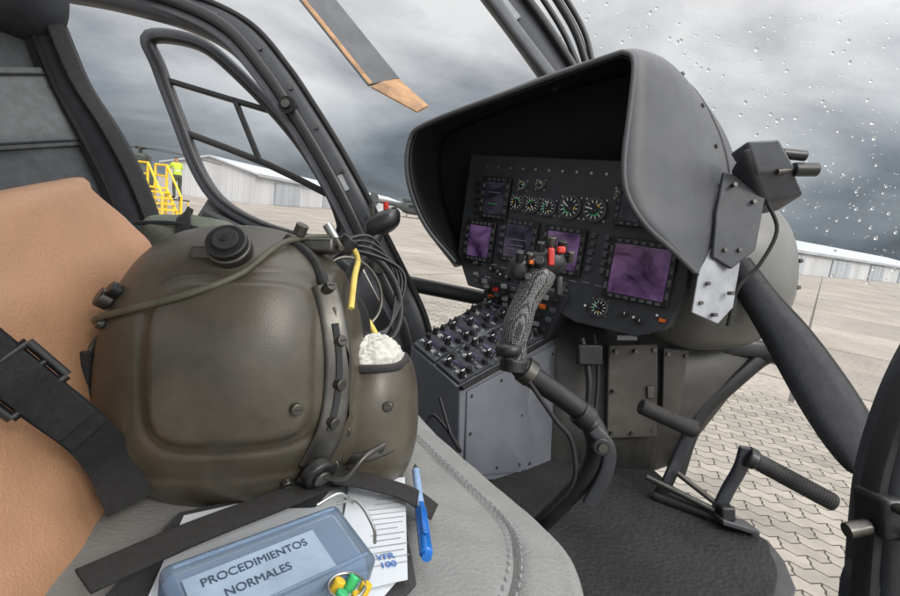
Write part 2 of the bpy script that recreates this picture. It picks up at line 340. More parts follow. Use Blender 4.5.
for i in range(N):
    for k in range(2): fs.append((3*i+k,3*i+3+k,3*i+4+k,3*i+1+k))
mo('hills',vs,fs,mat('hill_scrub',(.06,.08,.09),.95,0,.03,.2))
# ================================================================= HANGARS
def wall_mat(name,col,sc=1.2):
    m=bpy.data.materials.new(name); m.use_nodes=True; nt=m.node_tree;b=nt.nodes['Principled BSDF']
    g=nd(nt,'ShaderNodeTexCoord'); wv=nd(nt,'ShaderNodeTexNoise'); wv.inputs['Scale'].default_value=.4; wv.inputs['Detail'].default_value=8
    mp=nd(nt,'ShaderNodeMapping'); mp.inputs['Scale'].default_value=(1,1,.2); nt.links.new(g.outputs['Object'],mp.inputs[0]); nt.links.new(mp.outputs[0],wv.inputs['Vector'])
    r=nd(nt,'ShaderNodeValToRGB'); r.color_ramp.elements[0].position=.3; r.color_ramp.elements[0].color=(*[c*.75 for c in col],1); r.color_ramp.elements[1].position=.65; r.color_ramp.elements[1].color=(*col,1)
    nt.links.new(wv.outputs['Fac'],r.inputs[0]); nt.links.new(r.outputs[0],b.inputs['Base Color']); b.inputs['Roughness'].default_value=.6
    return m
M_wall=wall_mat('hangar_wall',(.56,.56,.56)); M_roof=wall_mat('hangar_roof',(.52,.54,.57)); M_hd=wall_mat('hangar_door',(.32,.35,.38)); M_trim=wall_mat('hangar_trim',(.40,.42,.44))
def hangar(p0,p1,depth,wh,rh,side,bays):
    p0=Vector((*p0,0));p1=Vector((*p1,0)); t=(p1-p0); Ln=t.length; t.normalize(); n=Vector((-t.y,t.x,0))*side
    e=empty('aircraft_hangar',p0)
    def q(s,d,z): return p0+t*s+n*d+Z*z
    mo('walls',[q(0,0,0),q(Ln,0,0),q(Ln,depth,0),q(0,depth,0),q(0,0,wh),q(Ln,0,wh),q(Ln,depth,wh),q(0,depth,wh)],[(0,1,5,4),(1,2,6,5),(2,3,7,6),(3,0,4,7)],M_wall,e,False)
    vs=[];fs=[]
    s=.3
    while s<Ln-.3:
        b0=len(vs); vs+=[q(s,0,0.1),q(s+.06,-.05,0.1),q(s+.12,0,0.1),q(s,0,wh-.1),q(s+.06,-.05,wh-.1),q(s+.12,0,wh-.1)]
        fs+=[(b0,b0+1,b0+4,b0+3),(b0+1,b0+2,b0+5,b0+4)]; s+=.6
    s=.3
    while s<depth-.3:
        b0=len(vs); vs+=[q(0,s,0.1),q(-.05,s+.06,0.1),q(0,s+.12,0.1),q(0,s,wh-.1),q(-.05,s+.06,wh-.1),q(0,s+.12,wh-.1)]
        fs+=[(b0,b0+1,b0+4,b0+3),(b0+1,b0+2,b0+5,b0+4)]; s+=.6
    mo('cladding_ribs',vs,fs,M_wall,e,False)
    ov=.4
    mo('roof',[q(-ov,-ov,wh-.08),q(Ln+ov,-ov,wh-.08),q(Ln+ov,depth/2,wh+rh),q(-ov,depth/2,wh+rh),q(Ln+ov,depth+ov,wh-.08),q(-ov,depth+ov,wh-.08)],[(0,1,2,3),(3,2,4,5)],M_roof,e,False,solid=.15)
    mo('gables',[q(0,0,wh),q(0,depth,wh),q(0,depth/2,wh+rh-.1),q(Ln,0,wh),q(Ln,depth,wh),q(Ln,depth/2,wh+rh-.1)],[(0,1,2),(3,5,4)],M_wall,e,False)
    box('fascia',q(Ln/2,-ov-.03,wh-.12),(t,n,Z),(Ln+2*ov,.06,.3),M_trim,e,0)
    for i in range(bays):
        c=(i+.5)*Ln/bays; wd=Ln/bays*.45
        box('door_%d'%i,q(c,-.03,wh*.40),(t,n,Z),(wd,.18,wh*.8),M_hd,e,0)
        for j in range(4): box('door_leaf_%d_%d'%(i,j),q(c-wd/2+wd*(j+.5)/4,-.13,wh*.40),(t,n,Z),(wd/4-.12,.08,wh*.78),M_trim,e,0)
    return e
hangar((-20.5,50),(-19,160),9,3.0,1.1,1,6)
hangar((30,50),(90,95),16,2.6,1.6,1,5)
# ================================================================= PARKED HELICOPTERS
M_heli=mat('helicopter_green',(.045,.055,.04),.5,0,1,.2); M_hwin=mat('helicopter_window',(.02,.025,.03),.1,0,1,.1)
M_hgrey=mat('helicopter_grey',(.06,.065,.06),.5,0,1,.15)
def helicopter(loc,rot,sc,m):
    e=empty('parked_helicopter',loc); c=math.cos(rot); s=math.sin(rot)
    def q(x,y,z): x*=sc;y*=sc;z*=sc; return Vector(loc)+Vector((c*x-s*y,s*x+c*y,z))
    S=[(3.2,.08,1.0,1.15),(3.0,.42,.75,1.5),(2.4,.72,.6,1.95),(1.6,.85,.55,2.35),(.6,.9,.55,2.5),(-.6,.88,.58,2.5),(-1.5,.7,.75,2.4),(-2.2,.38,1.25,2.2),(-3.5,.24,1.55,2.1),(-5.5,.14,1.75,2.08),(-6.2,.1,1.8,2.05)]
    vs=[];fs=[];K=16
    for x,hw,zb,zt in S:
        for k in range(K):
            a=2*math.pi*k/K; cc,ss=math.cos(a),math.sin(a)
            vs.append(q(x,math.copysign(abs(cc)**.7,cc)*hw,(zb+zt)/2+math.copysign(abs(ss)**.7,ss)*(zt-zb)/2))
    for j in range(len(S)-1):
        for k in range(K): fs.append((j*K+k,j*K+(k+1)%K,(j+1)*K+(k+1)%K,(j+1)*K+k))
    fs+=[tuple(range(K)),tuple(range((len(S)-1)*K,len(S)*K))]
    mo('fuselage',vs,fs,m,e)
    X=Vector((c,s,0));Y=Vector((-s,c,0))
    box('engine_cowling',q(-.5,0,2.75),(X,Y,Z),(2.6*sc,.9*sc,.55*sc),m,e,.15*sc)
    cyl('rotor_mast',q(0,0,2.9),q(0,0,3.35),.1*sc,M_dmetal,e); cyl('rotor_hub',q(0,0,3.28),q(0,0,3.42),.3*sc,M_dmetal,e)
    for k in range(4):
        a=.5+k*math.pi/2; P=[q(.3*math.cos(a),.3*math.sin(a),3.35),q(2.8*math.cos(a),2.8*math.sin(a),3.32),q(5.1*math.cos(a),5.1*math.sin(a),3.12)]
        sweep('rotor_blade_%d'%k,P,.27*sc,.04*sc,M_dmetal,e,hint=Z,n=3)
    prism('tail_fin',[q(-5.4,-.05,2.0),q(-6.5,-.05,3.2),q(-7.0,-.05,3.2),q(-6.5,-.05,1.8),q(-6.2,-.05,1.2),q(-5.9,-.05,1.3)],Y*.1*sc,m,e)
    box('tailplane',q(-5.1,0,1.95),(X,Y,Z),(.5*sc,2.4*sc,.06*sc),m,e,.01)
    cyl('tail_rotor',q(-6.35,.12,2.4),q(-6.35,.16,2.4),.75*sc,M_dmetal,e,seg=20)
    for sy in(-1,1):
        tube('skid_%d'%sy,[q(2.3,sy*1.0,.25),q(1.9,sy*1.0,.06),q(0,sy*1.0,.05),q(-1.6,sy*1.0,.05)],.05*sc,M_dmetal,e)
        for xx in(1,-.9): tube('skid_leg_%d_%d'%(sy,xx*10),[q(xx,0,.62),q(xx,sy*.6,.5),q(xx,sy*1.0,.06)],.04*sc,M_dmetal,e)
        box('side_window_%d'%sy,q(.9,sy*.86,1.85),(X,Y,Z),(1.1*sc,.1*sc,.6*sc),M_hwin,e,.03)
        box('rear_window_%d'%sy,q(-.35,sy*.87,1.85),(X,Y,Z),(.9*sc,.1*sc,.55*sc),M_hwin,e,.03)
    superell('windscreen',q(2.15,0,1.6),(X,Y,Z),(.82*sc,.66*sc,.48*sc),2.2,M_hwin,e,24,14)
    return e
helicopter((-16.6,26.0,0),R(-62),.85,M_heli)
helicopter((-8.2,86,0),R(10),1.05,M_hgrey)
# yellow maintenance steps
MS=Vector((-11.35,18.8,0))
ms=empty('maintenance_steps',MS)
def mq(x,y,z): return MS+Vector((x*.86+y*.5,x*-.5+y*.86,z))
for sy in(-.35,.35):
    cyl('stringer',mq(1.0,sy,0),mq(0,sy,1.15),.05,M_yellow,ms); cyl('rail',mq(1.0,sy,.9),mq(0,sy,2.0),.04,M_yellow,ms)
    cyl('rail_post_a',mq(1.0,sy,0),mq(1.0,sy,.9),.04,M_yellow,ms); cyl('rail_post_b',mq(0,sy,0),mq(0,sy,2.0),.045,M_yellow,ms)
    cyl('rail_post_c',mq(-.8,sy,0),mq(-.8,sy,2.0),.045,M_yellow,ms); cyl('top_rail',mq(0,sy,2.0),mq(-.8,sy,2.0),.04,M_yellow,ms); cyl('mid_rail',mq(0,sy,1.6),mq(-.8,sy,1.6),.035,M_yellow,ms)
for k in range(5): box('tread_%d'%k,mq(.9-.18*k,0,.2+.2*k),((.86,-.5,0),(.5,.86,0),Z),(.2,.7,.06),M_yellow,ms,.005)
box('platform',mq(-.4,0,1.15),((.86,-.5,0),(.5,.86,0),Z),(.85,.75,.06),M_yellow,ms,.005)
def person(loc,rot):
    J=dict(pel=(0,0,.95),sp=(.03,0,1.15),ch=(.09,0,1.36),nk=(.13,0,1.50),hd=(.16,0,1.62),ht=(.17,0,1.72),
      sl=(.09,.19,1.42),el=(.26,.24,1.20),wl=(.46,.17,1.28),fl=(.54,.15,1.31),sr=(.09,-.19,1.42),er=(.20,-.26,1.16),wr=(.38,-.2,1.08),fr=(.46,-.18,1.07),
      hl=(0,.10,.90),kl=(.05,.12,.50),al=(-.02,.12,.09),tl=(.15,.13,.04),hr=(0,-.10,.90),kr=(.02,-.12,.50),ar=(-.08,-.12,.09),tr=(.09,-.13,.04))
    rad=dict(pel=.15,sp=.14,ch=.165,nk=.06,hd=.10,ht=.085,sl=.075,el=.055,wl=.04,fl=.035,sr=.075,er=.055,wr=.04,fr=.035,hl=.10,kl=.07,al=.05,tl=.045,hr=.10,kr=.07,ar=.05,tr=.045)
    E=[('pel','sp'),('sp','ch'),('ch','nk'),('nk','hd'),('hd','ht'),('ch','sl'),('sl','el'),('el','wl'),('wl','fl'),('ch','sr'),('sr','er'),('er','wr'),('wr','fr'),('pel','hl'),('hl','kl'),('kl','al'),('al','tl'),('pel','hr'),('hr','kr'),('kr','ar'),('ar','tr')]
    ks=list(J); me=bpy.data.meshes.new('ground_crew_person'); me.from_pydata([J[k] for k in ks],[(ks.index(a),ks.index(b)) for a,b in E],[])
    ob=bpy.data.objects.new('ground_crew_person',me); bpy.context.collection.objects.link(ob); ob.location=loc; ob.rotation_euler=(0,0,rot)
    ob.modifiers.new('k','SKIN'); ly=me.skin_vertices[0] if me.skin_vertices else None
    if ly is None:
        bpy.context.view_layer.objects.active=ob; ob.select_set(True); bpy.ops.mesh.customdata_skin_add(); ly=me.skin_vertices[0]
    for i,k in enumerate(ks): ly.data[i].radius=(rad[k],rad[k]*(.8 if k in('pel','sp','ch') else 1)); ly.data[i].use_root=(k=='pel')
    s=ob.modifiers.new('s','SUBSURF'); s.levels=s.render_levels=2
    m=bpy.data.materials.new('crew_clothes'); m.use_nodes=True; nt=m.node_tree;b=nt.nodes['Principled BSDF']
    g=nd(nt,'ShaderNodeTexCoord'); sp=nd(nt,'ShaderNodeSeparateXYZ'); nt.links.new(g.outputs['Object'],sp.inputs[0])
    mr=nd(nt,'ShaderNodeMath',operation='DIVIDE'); nt.links.new(sp.outputs[2],mr.inputs[0]); mr.inputs[1].default_value=2
    r=nd(nt,'ShaderNodeValToRGB'); r.color_ramp.interpolation='CONSTANT'; e=r.color_ramp.elements
    e[0].position=0;e[0].color=(.01,.01,.01,1); e[1].position=.05; e[1].color=(.05,.06,.035,1)
    for p,c in((.50,(.45,.58,.05)),(.575,(.5,.5,.5)),(.60,(.45,.58,.05)),(.745,(.35,.19,.13)),(.83,(.02,.015,.01))):
        x=e.new(p); x.color=(*c,1)
    nt.links.new(mr.outputs[0],r.inputs[0]); nt.links.new(r.outputs[0],b.inputs['Base Color']); b.inputs['Roughness'].default_value=.8
    me.materials.append(m)
    return ob
WP=Vector((-11.95,21.2,0))
person((WP.x,WP.y,.72),R(150))
st=empty('work_stand',WP)
box('deck',WP+Z*.69,(AR,FW,Z),(.8,.7,.06),M_dmetal,st,.01)
for i in(-1,1):
    for j in(-1,1): cyl('leg',WP+AR*.36*i+FW*.3*j,WP+Z*.67+AR*.36*i+FW*.3*j,.03,M_yellow,st)
# ================================================================= OWN ROTOR BLADE
rb=empty('main_rotor_blade',D(-.9,5,2.5))
M_blade=mat('blade_grey',(.05,.053,.056),.5,0,3,.25); M_bt=mat('blade_tan',(.30,.165,.075),.6,0,5,.35)
B0=D(-2.30,5.2,4.25); B1=D(-.66,5.0,2.16); B2=D(-.27,4.95,1.87)
hb_=(UP*.6-CF*.6+RT*.2)
sweep('blade_body',[B0,(B0+B1)/2,B1],.44,.03,M_blade,rb,hint=hb_,n=4)
sweep('blade_tip',[B1,(B1+B2)/2,B2],(.438,.22),.028,M_bt,rb,hint=hb_,n=4)
td=(B1-B0).normalized(); ta=td.cross(hb_).normalized()
for sg in (1,-1):
    c0=B0+ta*.18*sg; c1=B1+ta*.18*sg
    if (c0-B0).dot(-RT-UP)>0: sweep('blade_erosion_strip',[c0,(c0+c1)/2,c1],.06,.036,M_bt,rb,hint=hb_,n=3)
# ================================================================= COCKPIT STRUCTURE
ck=empty('helicopter_cockpit_frame',D(0,1.2,-.3))
arch=DL([(-1.10,1.42,.90),(-.96,1.45,.888),(-.78,1.5,.858),(-.63,1.5,.78),(-.525,1.5,.66),(-.45,1.5,.549),(-.375,1.5,.429),(-.3,1.5,.294),(-.234,1.5,.159),(-.174,1.5,.039),(-.12,1.5,-.081),(-.08,1.5,-.25)])
sweep('front_door_post',arch,.105,.07,M_frame,ck)
sweep('door_post_lip',[q-CF*.05-RT*.012 for q in arch],.03,.03,M_black,ck)
sweep('door_post_highlight',[q-CF*.037-RT*.034-UP*.018 for q in arch],.022,.014,M_frame2,ck)  # paler grey strip, a highlight on the post put in as colour
sweep('door_post_seal',[q-CF*.03+RT*.05+UP*.022 for q in arch],.014,.02,M_rubber,ck)
for i in range(1,10):
    c=arch[i]*.5+arch[i+1]*.5-CF*.034+RT*.022+UP*.01; cyl('post_rivet_%d'%i,c,c-CF*.006,.006,M_dmetal,ck,seg=12)
cyl('latch_boss',D(-.465,1.45,.555),D(-.465,1.42,.55),.024,M_black,ck); cyl('latch_boss_cap',D(-.465,1.42,.55),D(-.465,1.41,.55),.012,M_dmetal,ck)
cyl('latch_boss_b',D(-.20,1.45,.09),D(-.20,1.42,.088),.018,M_dmetal,ck)
box('post_placard',D(-.315,1.462,.335),(RT*.45-UP*.9,RT*.9+UP*.45,CF),(.05,.022,.003),M_ring,ck,0)
win=DL([(-.99,1.65,.86),(-.83,1.65,.84),(-.70,1.65,.74),(-.53,1.65,.56),(-.42,1.65,.40),(-.36,1.65,.27),(-.36,1.65,.20),(-.46,1.65,.19),(-.62,1.65,.235),(-.75,1.65,.31),(-.83,1.65,.42),(-.90,1.65,.60),(-.96,1.65,.76)])
sweep('door_window_frame',win,.042,.04,M_frame,ck,closed=True)
wc=sum(win,Vector())/len(win)
sweep('door_window_seal',[wc+(q-wc)*.955-CF*.02 for q in win],.010,.012,M_rubber,ck,closed=True)
sweep('window_bar_upper',DL([(-.955,1.65,.725),(-.74,1.65,.66),(-.52,1.65,.595)]),.018,.02,M_black,ck,n=2)
sweep('window_bar_lower',DL([(-.87,1.65,.545),(-.60,1.65,.44),(-.40,1.65,.34)]),.022,.02,M_black,ck,n=2)
sweep('window_bar_upright',DL([(-.71,1.65,.655),(-.625,1.65,.445)]),.018,.02,M_black,ck,n=2)
mo('far_door_skin',DL([(-.80,1.68,.34),(-.6,1.68,.22),(-.34,1.68,.18),(-.2,1.68,-.08),(-.1,1.68,-.45),(-1.0,1.6,-.45),(-.92,1.6,.08)]),[(0,1,2,3,4,5,6)],M_frame,ck,solid=.03)
sweep('far_door_armrest',DL([(-.78,1.6,.26),(-.58,1.6,.17),(-.40,1.6,.13),(-.30,1.6,.06)]),.05,.06,M_black,ck)
sweep('far_sill',DL([(-.2,1.62,.06),(-.05,1.62,.03),(.1,1.62,.0),(.25,1.62,-.03)]),.05,.06,M_black,ck)
sweep('windscreen_centre_post',DL([(.02,1.3,.93),(.117,1.3,.80),(.20,1.3,.69),(.30,1.3,.55)]),.085,.05,M_frame,ck)
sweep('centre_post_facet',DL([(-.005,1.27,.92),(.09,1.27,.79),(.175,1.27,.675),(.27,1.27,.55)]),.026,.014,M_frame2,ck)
sweep('centre_post_edge',DL([(.075,1.27,.93),(.165,1.27,.80),(.245,1.27,.69),(.33,1.27,.56)]),.018,.03,M_black,ck)
for i,o in enumerate((.05,.085,.11)):
    tube('post_pipe_%d'%i,DL([(.07+o,1.27,.93),(.165+o,1.27,.79),(.24+o*.9,1.27,.68),(.30+o*.6,1.27,.58)]),.007+.003*(i==1),M_black,ck)
box('post_label',D(.15,1.268,.728),(RT*.6-UP*.75,RT*.75+UP*.6,CF),(.06,.028,.003),M_ring,ck,0)
# unseen cabin roof slab, added to shade the interior
RZ=EYE+.60
rl=cr([Vector((a,b,RZ)) for a,b in((-1.35,.75),(-.75,.62),(-.25,.48),(.10,.30),(.35,.0),(.35,-.5),(.0,-1.1),(-.9,-1.3),(-1.7,-.4),(-1.6,.4))],4,True)
prism('roof_shade_slab',rl,Z*.06,M_frame,ck,.02)
rows=[]
for j in range(9):
    t=j/8; rows.append([D(.30+1.5*s/10,1.5+.25*math.sin(math.pi*s/10)+.10*math.sin(math.pi*t),.98-1.0*t) for s in range(11)])
loft('windscreen_glass',rows,M_glass,ck)
bm=bmesh.new()
for i in range(1000):
    s=random.random()**.85; t=random.random()**1.05
    x=.30+1.45*s; y=1.5+.25*math.sin(math.pi*s)+.10*math.sin(math.pi*t)-.004; z=.98-.95*t
    r=.0018+.0050*random.random()**4
    mw=Matrix.Translation(D(x,y,z))@Matrix.Diagonal((r,r*.6,r*(1+random.random()*.5),1))
    bmesh.ops.create_icosphere(bm,subdivisions=1 if r<.003 else 2,radius=1,matrix=mw)
me=bpy.data.meshes.new('rain_drops'); bm.to_mesh(me); bm.free(); me.materials.append(M_drop)
for p in me.polygons: p.use_smooth=True
link(bpy.data.objects.new('rain_drops',me),ck)
# floor
FZ=EYE-.57
fl=[(.563,1.271),(.63,1.07),(.727,.963),(.72,.90),(.69,.82),(.60,.72),(.45,.5),(.3,.15),(-.2,-.1),(-1.0,.4),(-1.1,1.2),(-.3,1.6),(.3,1.55)]
prism('cabin_floor',[Vector((a,b,FZ-.012)) for a,b in fl],Vector((0,0,-.06)),M_frame,ck)
fm=[(.54,1.25),(.60,1.07),(.700,.955),(.69,.90),(.66,.83),(.58,.73),(.44,.52),(.25,.3),(.0,.6),(.1,1.0),(.3,1.3)]
prism('floor_mat',cr([Vector((a,b,FZ)) for a,b in fm],4,True),Vector((0,0,-.008)),M_mat,ck,.002)
T=[(.15,1.42,-.03),(.288,1.36,-.05),(.399,1.33,-.05),(.538,1.28,-.05),(.691,1.28,-.07),(.806,1.3,-.114)]
Mr=[(.15,1.40,-.26),(.282,1.33,-.271),(.393,1.31,-.262),(.525,1.28,-.256),(.64,1.28,-.241),(.759,1.3,-.208)]
Br=[(.13,1.33,-.50),(.255,1.25,-.47),(.355,1.25,-.46),(.483,1.27,-.445),(.559,1.3,-.435),(.588,1.3,-.425)]
loft('lower_nose_wall',[cr(DL(T),5),cr(DL(Mr),5),cr(DL(Br),5)],M_under,ck,solid=.012)
dr=[(.405,1.285,-.12),(.52,1.26,-.115),(.515,1.255,-.345),(.395,1.27,-.355)]
prism('access_door',DL(dr),-CF*.01,M_door,ck,.003)
dr=[(.535,1.26,-.125),(.60,1.262,-.13),(.575,1.265,-.29),(.53,1.26,-.31)]
prism('access_door_small',DL(dr),-CF*.01,M_door,ck,.003)
box('access_latch',D(.50,1.247,-.235),(RT,UP,CF),(.018,.03,.006),M_dmetal,ck,.002)
box('warning_placard',D(.445,1.256,-.10),(RT,UP,CF),(.05,.012,.002),M_ring,ck,0)
for i,(x,z) in enumerate(((.415,-.135),(.51,-.13),(.505,-.33),(.405,-.34),(.41,-.235),(.465,-.133),(.455,-.338),(.545,-.14),(.59,-.145),(.545,-.29))):
    cyl('door_screw_%d'%i,D(x,1.262,z),D(x,1.245,z),.005,M_dmetal,ck,seg=10)
tube('nose_wall_hose',DL([(.33,1.25,-.10),(.345,1.24,-.2),(.34,1.23,-.3),(.36,1.22,-.40)]),.008,M_black,ck)
tube('nose_wall_hose_b',DL([(.36,1.25,-.09),(.37,1.25,-.18),(.36,1.24,-.29),(.33,1.2,-.42)]),.005,M_rubber,ck)
box('junction_box',D(.345,1.24,-.14),(RT,UP,CF),(.06,.05,.03),M_black,ck,.004)
sweep('nose_lower_frame',DL([(.60,1.3,-.11),(.70,1.3,-.122),(.806,1.3,-.135),(.875,1.25,-.1675),(.892,1.15,-.223),(.865,1.05,-.275),(.80,.95,-.33)]),.05,.05,M_black,ck)
sweep('nose_inner_frame',DL([(.82,1.3,-.15),(.793,1.3,-.166),(.723,1.3,-.226),(.658,1.3,-.286),(.619,1.3,-.356),(.588,1.3,-.45)]),.04,.04,M_black,ck)
outer=[(.635,1.12,.125),(.664,1.1,.076),(.700,1.07,.005),(.738,1.03,-.066),(.785,1.0,-.155),(.800,.96,-.225),(.785,.94,-.27),(.755,.92,-.318)]
inner=[(.630,1.12,.03),(.645,1.1,-.012),(.665,1.07,-.075),(.68,1.03,-.145),(.70,1.0,-.212),(.715,.96,-.27),(.732,.94,-.305),(.741,.92,-.322)]
Oo=cr(DL(outer),5); Ii=cr(DL(inner),5)
loft('door_sill_flap',[Oo,[ (a*.7+b*.3)-CF*.014-RT*.006 for a,b in zip(Oo,Ii)],[ (a*.3+b*.7)-CF*.014-RT*.006 for a,b in zip(Oo,Ii)],Ii],M_dfab,ck,solid=.008)
tube('flap_edge_piping',Oo[::2],.005,M_rubber,ck,n=2); tube('flap_edge_piping_b',Ii[::2],.004,M_rubber,ck,n=2)
npst=DL([(.70,.62,.06),(.655,.61,.0),(.615,.6,-.05),(.578,.6,-.122),(.550,.6,-.206),(.540,.6,-.278),(.532,.6,-.38),(.52,.6,-.5)])
sweep('near_door_post',npst,.085,.08,M_frame,ck)
sweep('near_post_seal',[q-RT*.046-CF*.01 for q in npst],.014,.03,M_rubber,ck)
sweep('near_post_channel',[q-RT*.012-CF*.046 for q in npst],.02,.015,M_black,ck)
box('latch_block',D(.505,.585,-.25),(RT,UP,CF),(.035,.05,.05),M_black,ck,.008)
cyl('latch_pin',D(.485,.58,-.265),D(.46,.58,-.27),.009,M_dmetal,ck)
box('hinge_block',D(.555,.55,-.12),(RT,UP,CF),(.04,.06,.03),M_black,ck,.008)
for i,(x,z) in enumerate(((.548,-.105),(.562,-.135),(.50,-.235),(.512,-.265),(.53,-.33),(.525,-.36))): cyl('post_bolt_%d'%i,D(x,.56,z),D(x,.53,z),.006,M_dmetal,ck,seg=12,bev=.001)
sweep('near_sill_curve',DL([(.53,.6,-.30),(.50,.6,-.34),(.49,.6,-.39),(.44,.58,-.44)]),.03,.05,M_frame,ck)
superell('nose_side_shell',D(.655,1.32,.07),(RT,CF,UP),(.20,.22,.205),2.4,M_nose,ck,48,32)
for i in range(7):
    a=R(-60+22*i); c=D(.655+.165*math.cos(a),1.32-.13,.07+.165*math.sin(a)); cyl('shell_rivet_%d'%i,c,c-CF*.02+RT*.005,.005,M_dmetal,ck,seg=10)
# ================================================================= HOOD
hd=empty('instrument_panel_hood',D(.3,1.15,.3))
rim=[(.013,1.30,.094),(-.064,1.28,.187),(-.105,1.25,.295),(-.098,1.22,.386),(-.047,1.18,.415),(.150,1.07,.449),(.301,.97,.466),(.334,.95,.4655),(.346,.94,.440),(.338,.94,.353),(.327,.94,.259),(.333,.94,.194),(.372,.95,.137),(.440,.99,.095),(.503,1.03,.054)]
fwc=[(.062,1.55,.112),(0,1.55,.226),(-.031,1.55,.35),(-.03,1.5,.444),(.015,1.48,.497),(.248,1.38,.552),(.45,1.25,.565),(.514,1.18,.526),(.559,1.14,.463),(.606,1.13,.391),(.634,1.12,.309),(.641,1.12,.231),(.632,1.12,.1635),(.609,1.12,.085),(.587,1.12,.018)]
ra=cr(DL(rim),6); rf=cr(DL(fwc),6)
cen=D(.3,1.2,.3)
rows=[]
for k in range(9):
    t=k/8; row=[]
    for a,b in zip(ra,rf):
        q=a.lerp(b,t); out=(q-cen); out-=CF*out.dot(CF); 
        if out.length>0: out.normalize()
        row.append(q+out*.022*math.sin(math.pi*t))
    rows.append(row)
loft('hood_shell',rows,M_hood,hd,solid=.008)
rows2=[[q+(cen-q).normalized()*.009 for q in r] for r in rows]
loft('hood_lining',rows2,M_hoodin,hd,solid=.002)
tube('hood_rim_bead',[q for q in ra[::2]],.0055,M_hood,hd,n=2)
mo('hood_front_closure',rf[:],[tuple(range(len(rf)))],M_hoodin,hd)
for i in range(46,86,6):
    q=rows[6][i]; o=(q-cen).normalized(); cyl('hood_screw_%d'%i,q+o*.002,q+o*.006-CF*.004,.0048,M_dmetal,hd,seg=12)
sweep('hood_seam_strip',[rows[7][i]+(rows[7][i]-cen).normalized()*.004 for i in range(44,88,4)],.012,.003,M_rubber,hd,hint=(RT-CF))
# bracket
bk=empty('standby_compass_bracket',D(.62,1.05,.2))
prism('bracket_plate',DL([(.575,1.075,.14),(.625,1.07,.12),(.600,1.065,-.02),(.565,1.06,-.055),(.500,1.04,-.03),(.515,1.04,.055),(.545,1.05,.10)]),-CF*.006,M_plate,bk,.002)
prism('bracket_upper',DL([(.575,1.06,.265),(.66,1.05,.235),(.635,1.05,.10),(.585,1.05,.06),(.545,1.05,.085),(.555,1.055,.18)]),-CF*.012,M_panel,bk,.003)
for i,(x,z) in enumerate(((.59,.235),(.63,.20),(.535,.03),(.585,.01),(.55,-.035),(.60,.1),(.57,.10),(.52,-.01))): cyl('bracket_screw_%d'%i,D(x,1.05,z),D(x,1.032,z),.0042,M_dmetal,bk,seg=12)
hexa('compass_housing',DL([(.578,.99,.298),(.66,.99,.305),(.74,1.04,.215),(.655,1.04,.20),(.585,1.05,.265),(.655,1.05,.27),(.72,1.10,.19),(.655,1.08,.175)]),M_frame,bk,.008)
hexa('compass_top_cover',DL([(.585,.985,.31),(.65,.985,.315),(.70,1.01,.262),(.62,1.01,.25),(.58,1.04,.30),(.65,1.04,.30),(.70,1.06,.25),(.63,1.06,.24)]),M_frame2,bk,.006)
cyl('knob_upper',D(.675,1.02,.295),D(.725,1.02,.29),.011,M_black,bk,bev=.002); cyl('knob_lower',D(.70,1.02,.262),D(.748,1.02,.262),.014,M_black,bk,bev=.002)
cyl('knob_stem',D(.66,1.01,.255),D(.70,1.02,.262),.006,M_dmetal,bk)
tube('bracket_cable',DL([(.66,1.04,.20),(.68,1.04,.14),(.65,1.05,.07),(.61,1.06,.02),(.60,1.08,-.06)]),.004,M_rubber,bk)
# ================================================================= INSTRUMENT PANEL
ip=empty('instrument_panel',D(.3,1.2,.2))
P0=D(.077,1.38,.367)
def pp(s,t,n=0): return P0+AR*s-Z*t-FW*n
pax=(AR,Z,FW)
prism('panel_body',[pp(*q) for q in((-.03,-.03),(.57,-.03),(.585,.25),(.56,.335),(.50,.365),(.35,.365),(.30,.35),(.02,.335),(-.03,.25))],FW*.12,M_panel,ip,.004)
def disp(i,s,t,w_,h_,m,btn=6):
    box('bezel_%d'%i,pp(s,t,.006),pax,(w_+.026,h_+.026,.014),M_black,ip,.003)
    box('screen_%d'%i,pp(s,t,.0135),pax,(w_,h_,.002),m,ip,.0005)
    for k in range(btn):
        x=-w_/2+w_*(k+.5)/btn
        for sg in(-1,1): box('key_%d_%d_%d'%(i,k,sg),pp(s+x,t+sg*(h_/2+.0065),.0145),pax,(w_/btn*.6,.007,.004),M_frame2,ip,.001)
    for k in range(4):
        z_=-h_/2+h_*(k+.5)/4
        for sg in(-1,1): box('skey_%d_%d_%d'%(i,k,sg),pp(s+sg*(w_/2+.0065),t+z_,.0145),pax,(.007,h_/4*.55,.004),M_frame2,ip,.001)
disp(0,.075,.085,.06,.085,M_scr2,4)
disp(1,.045,.205,.068,.085,M_scr,5)
disp(2,.165,.19,.078,.085,M_scr2,5)
disp(3,.29,.195,.085,.09,M_scr,5)
disp(4,.482,.215,.125,.115,M_scr,7)
disp(5,.45,.07,.07,.07,M_scr2,4)
for (s,t,m_,w_,h_) in ((.29,.18,M_ring,.05,.0015),(.29,.20,M_ring,.06,.0015),(.29,.19,M_green,.0015,.04),(.165,.185,M_ring,.05,.0015),(.165,.20,M_ring,.04,.0015),(.165,.21,M_ring,.055,.0015),(.075,.07,M_ring,.035,.0015),(.075,.10,M_green,.03,.0015)):
    box('symbol',pp(s,t,.0155),pax,(w_,h_,.001),m_,ip,0)
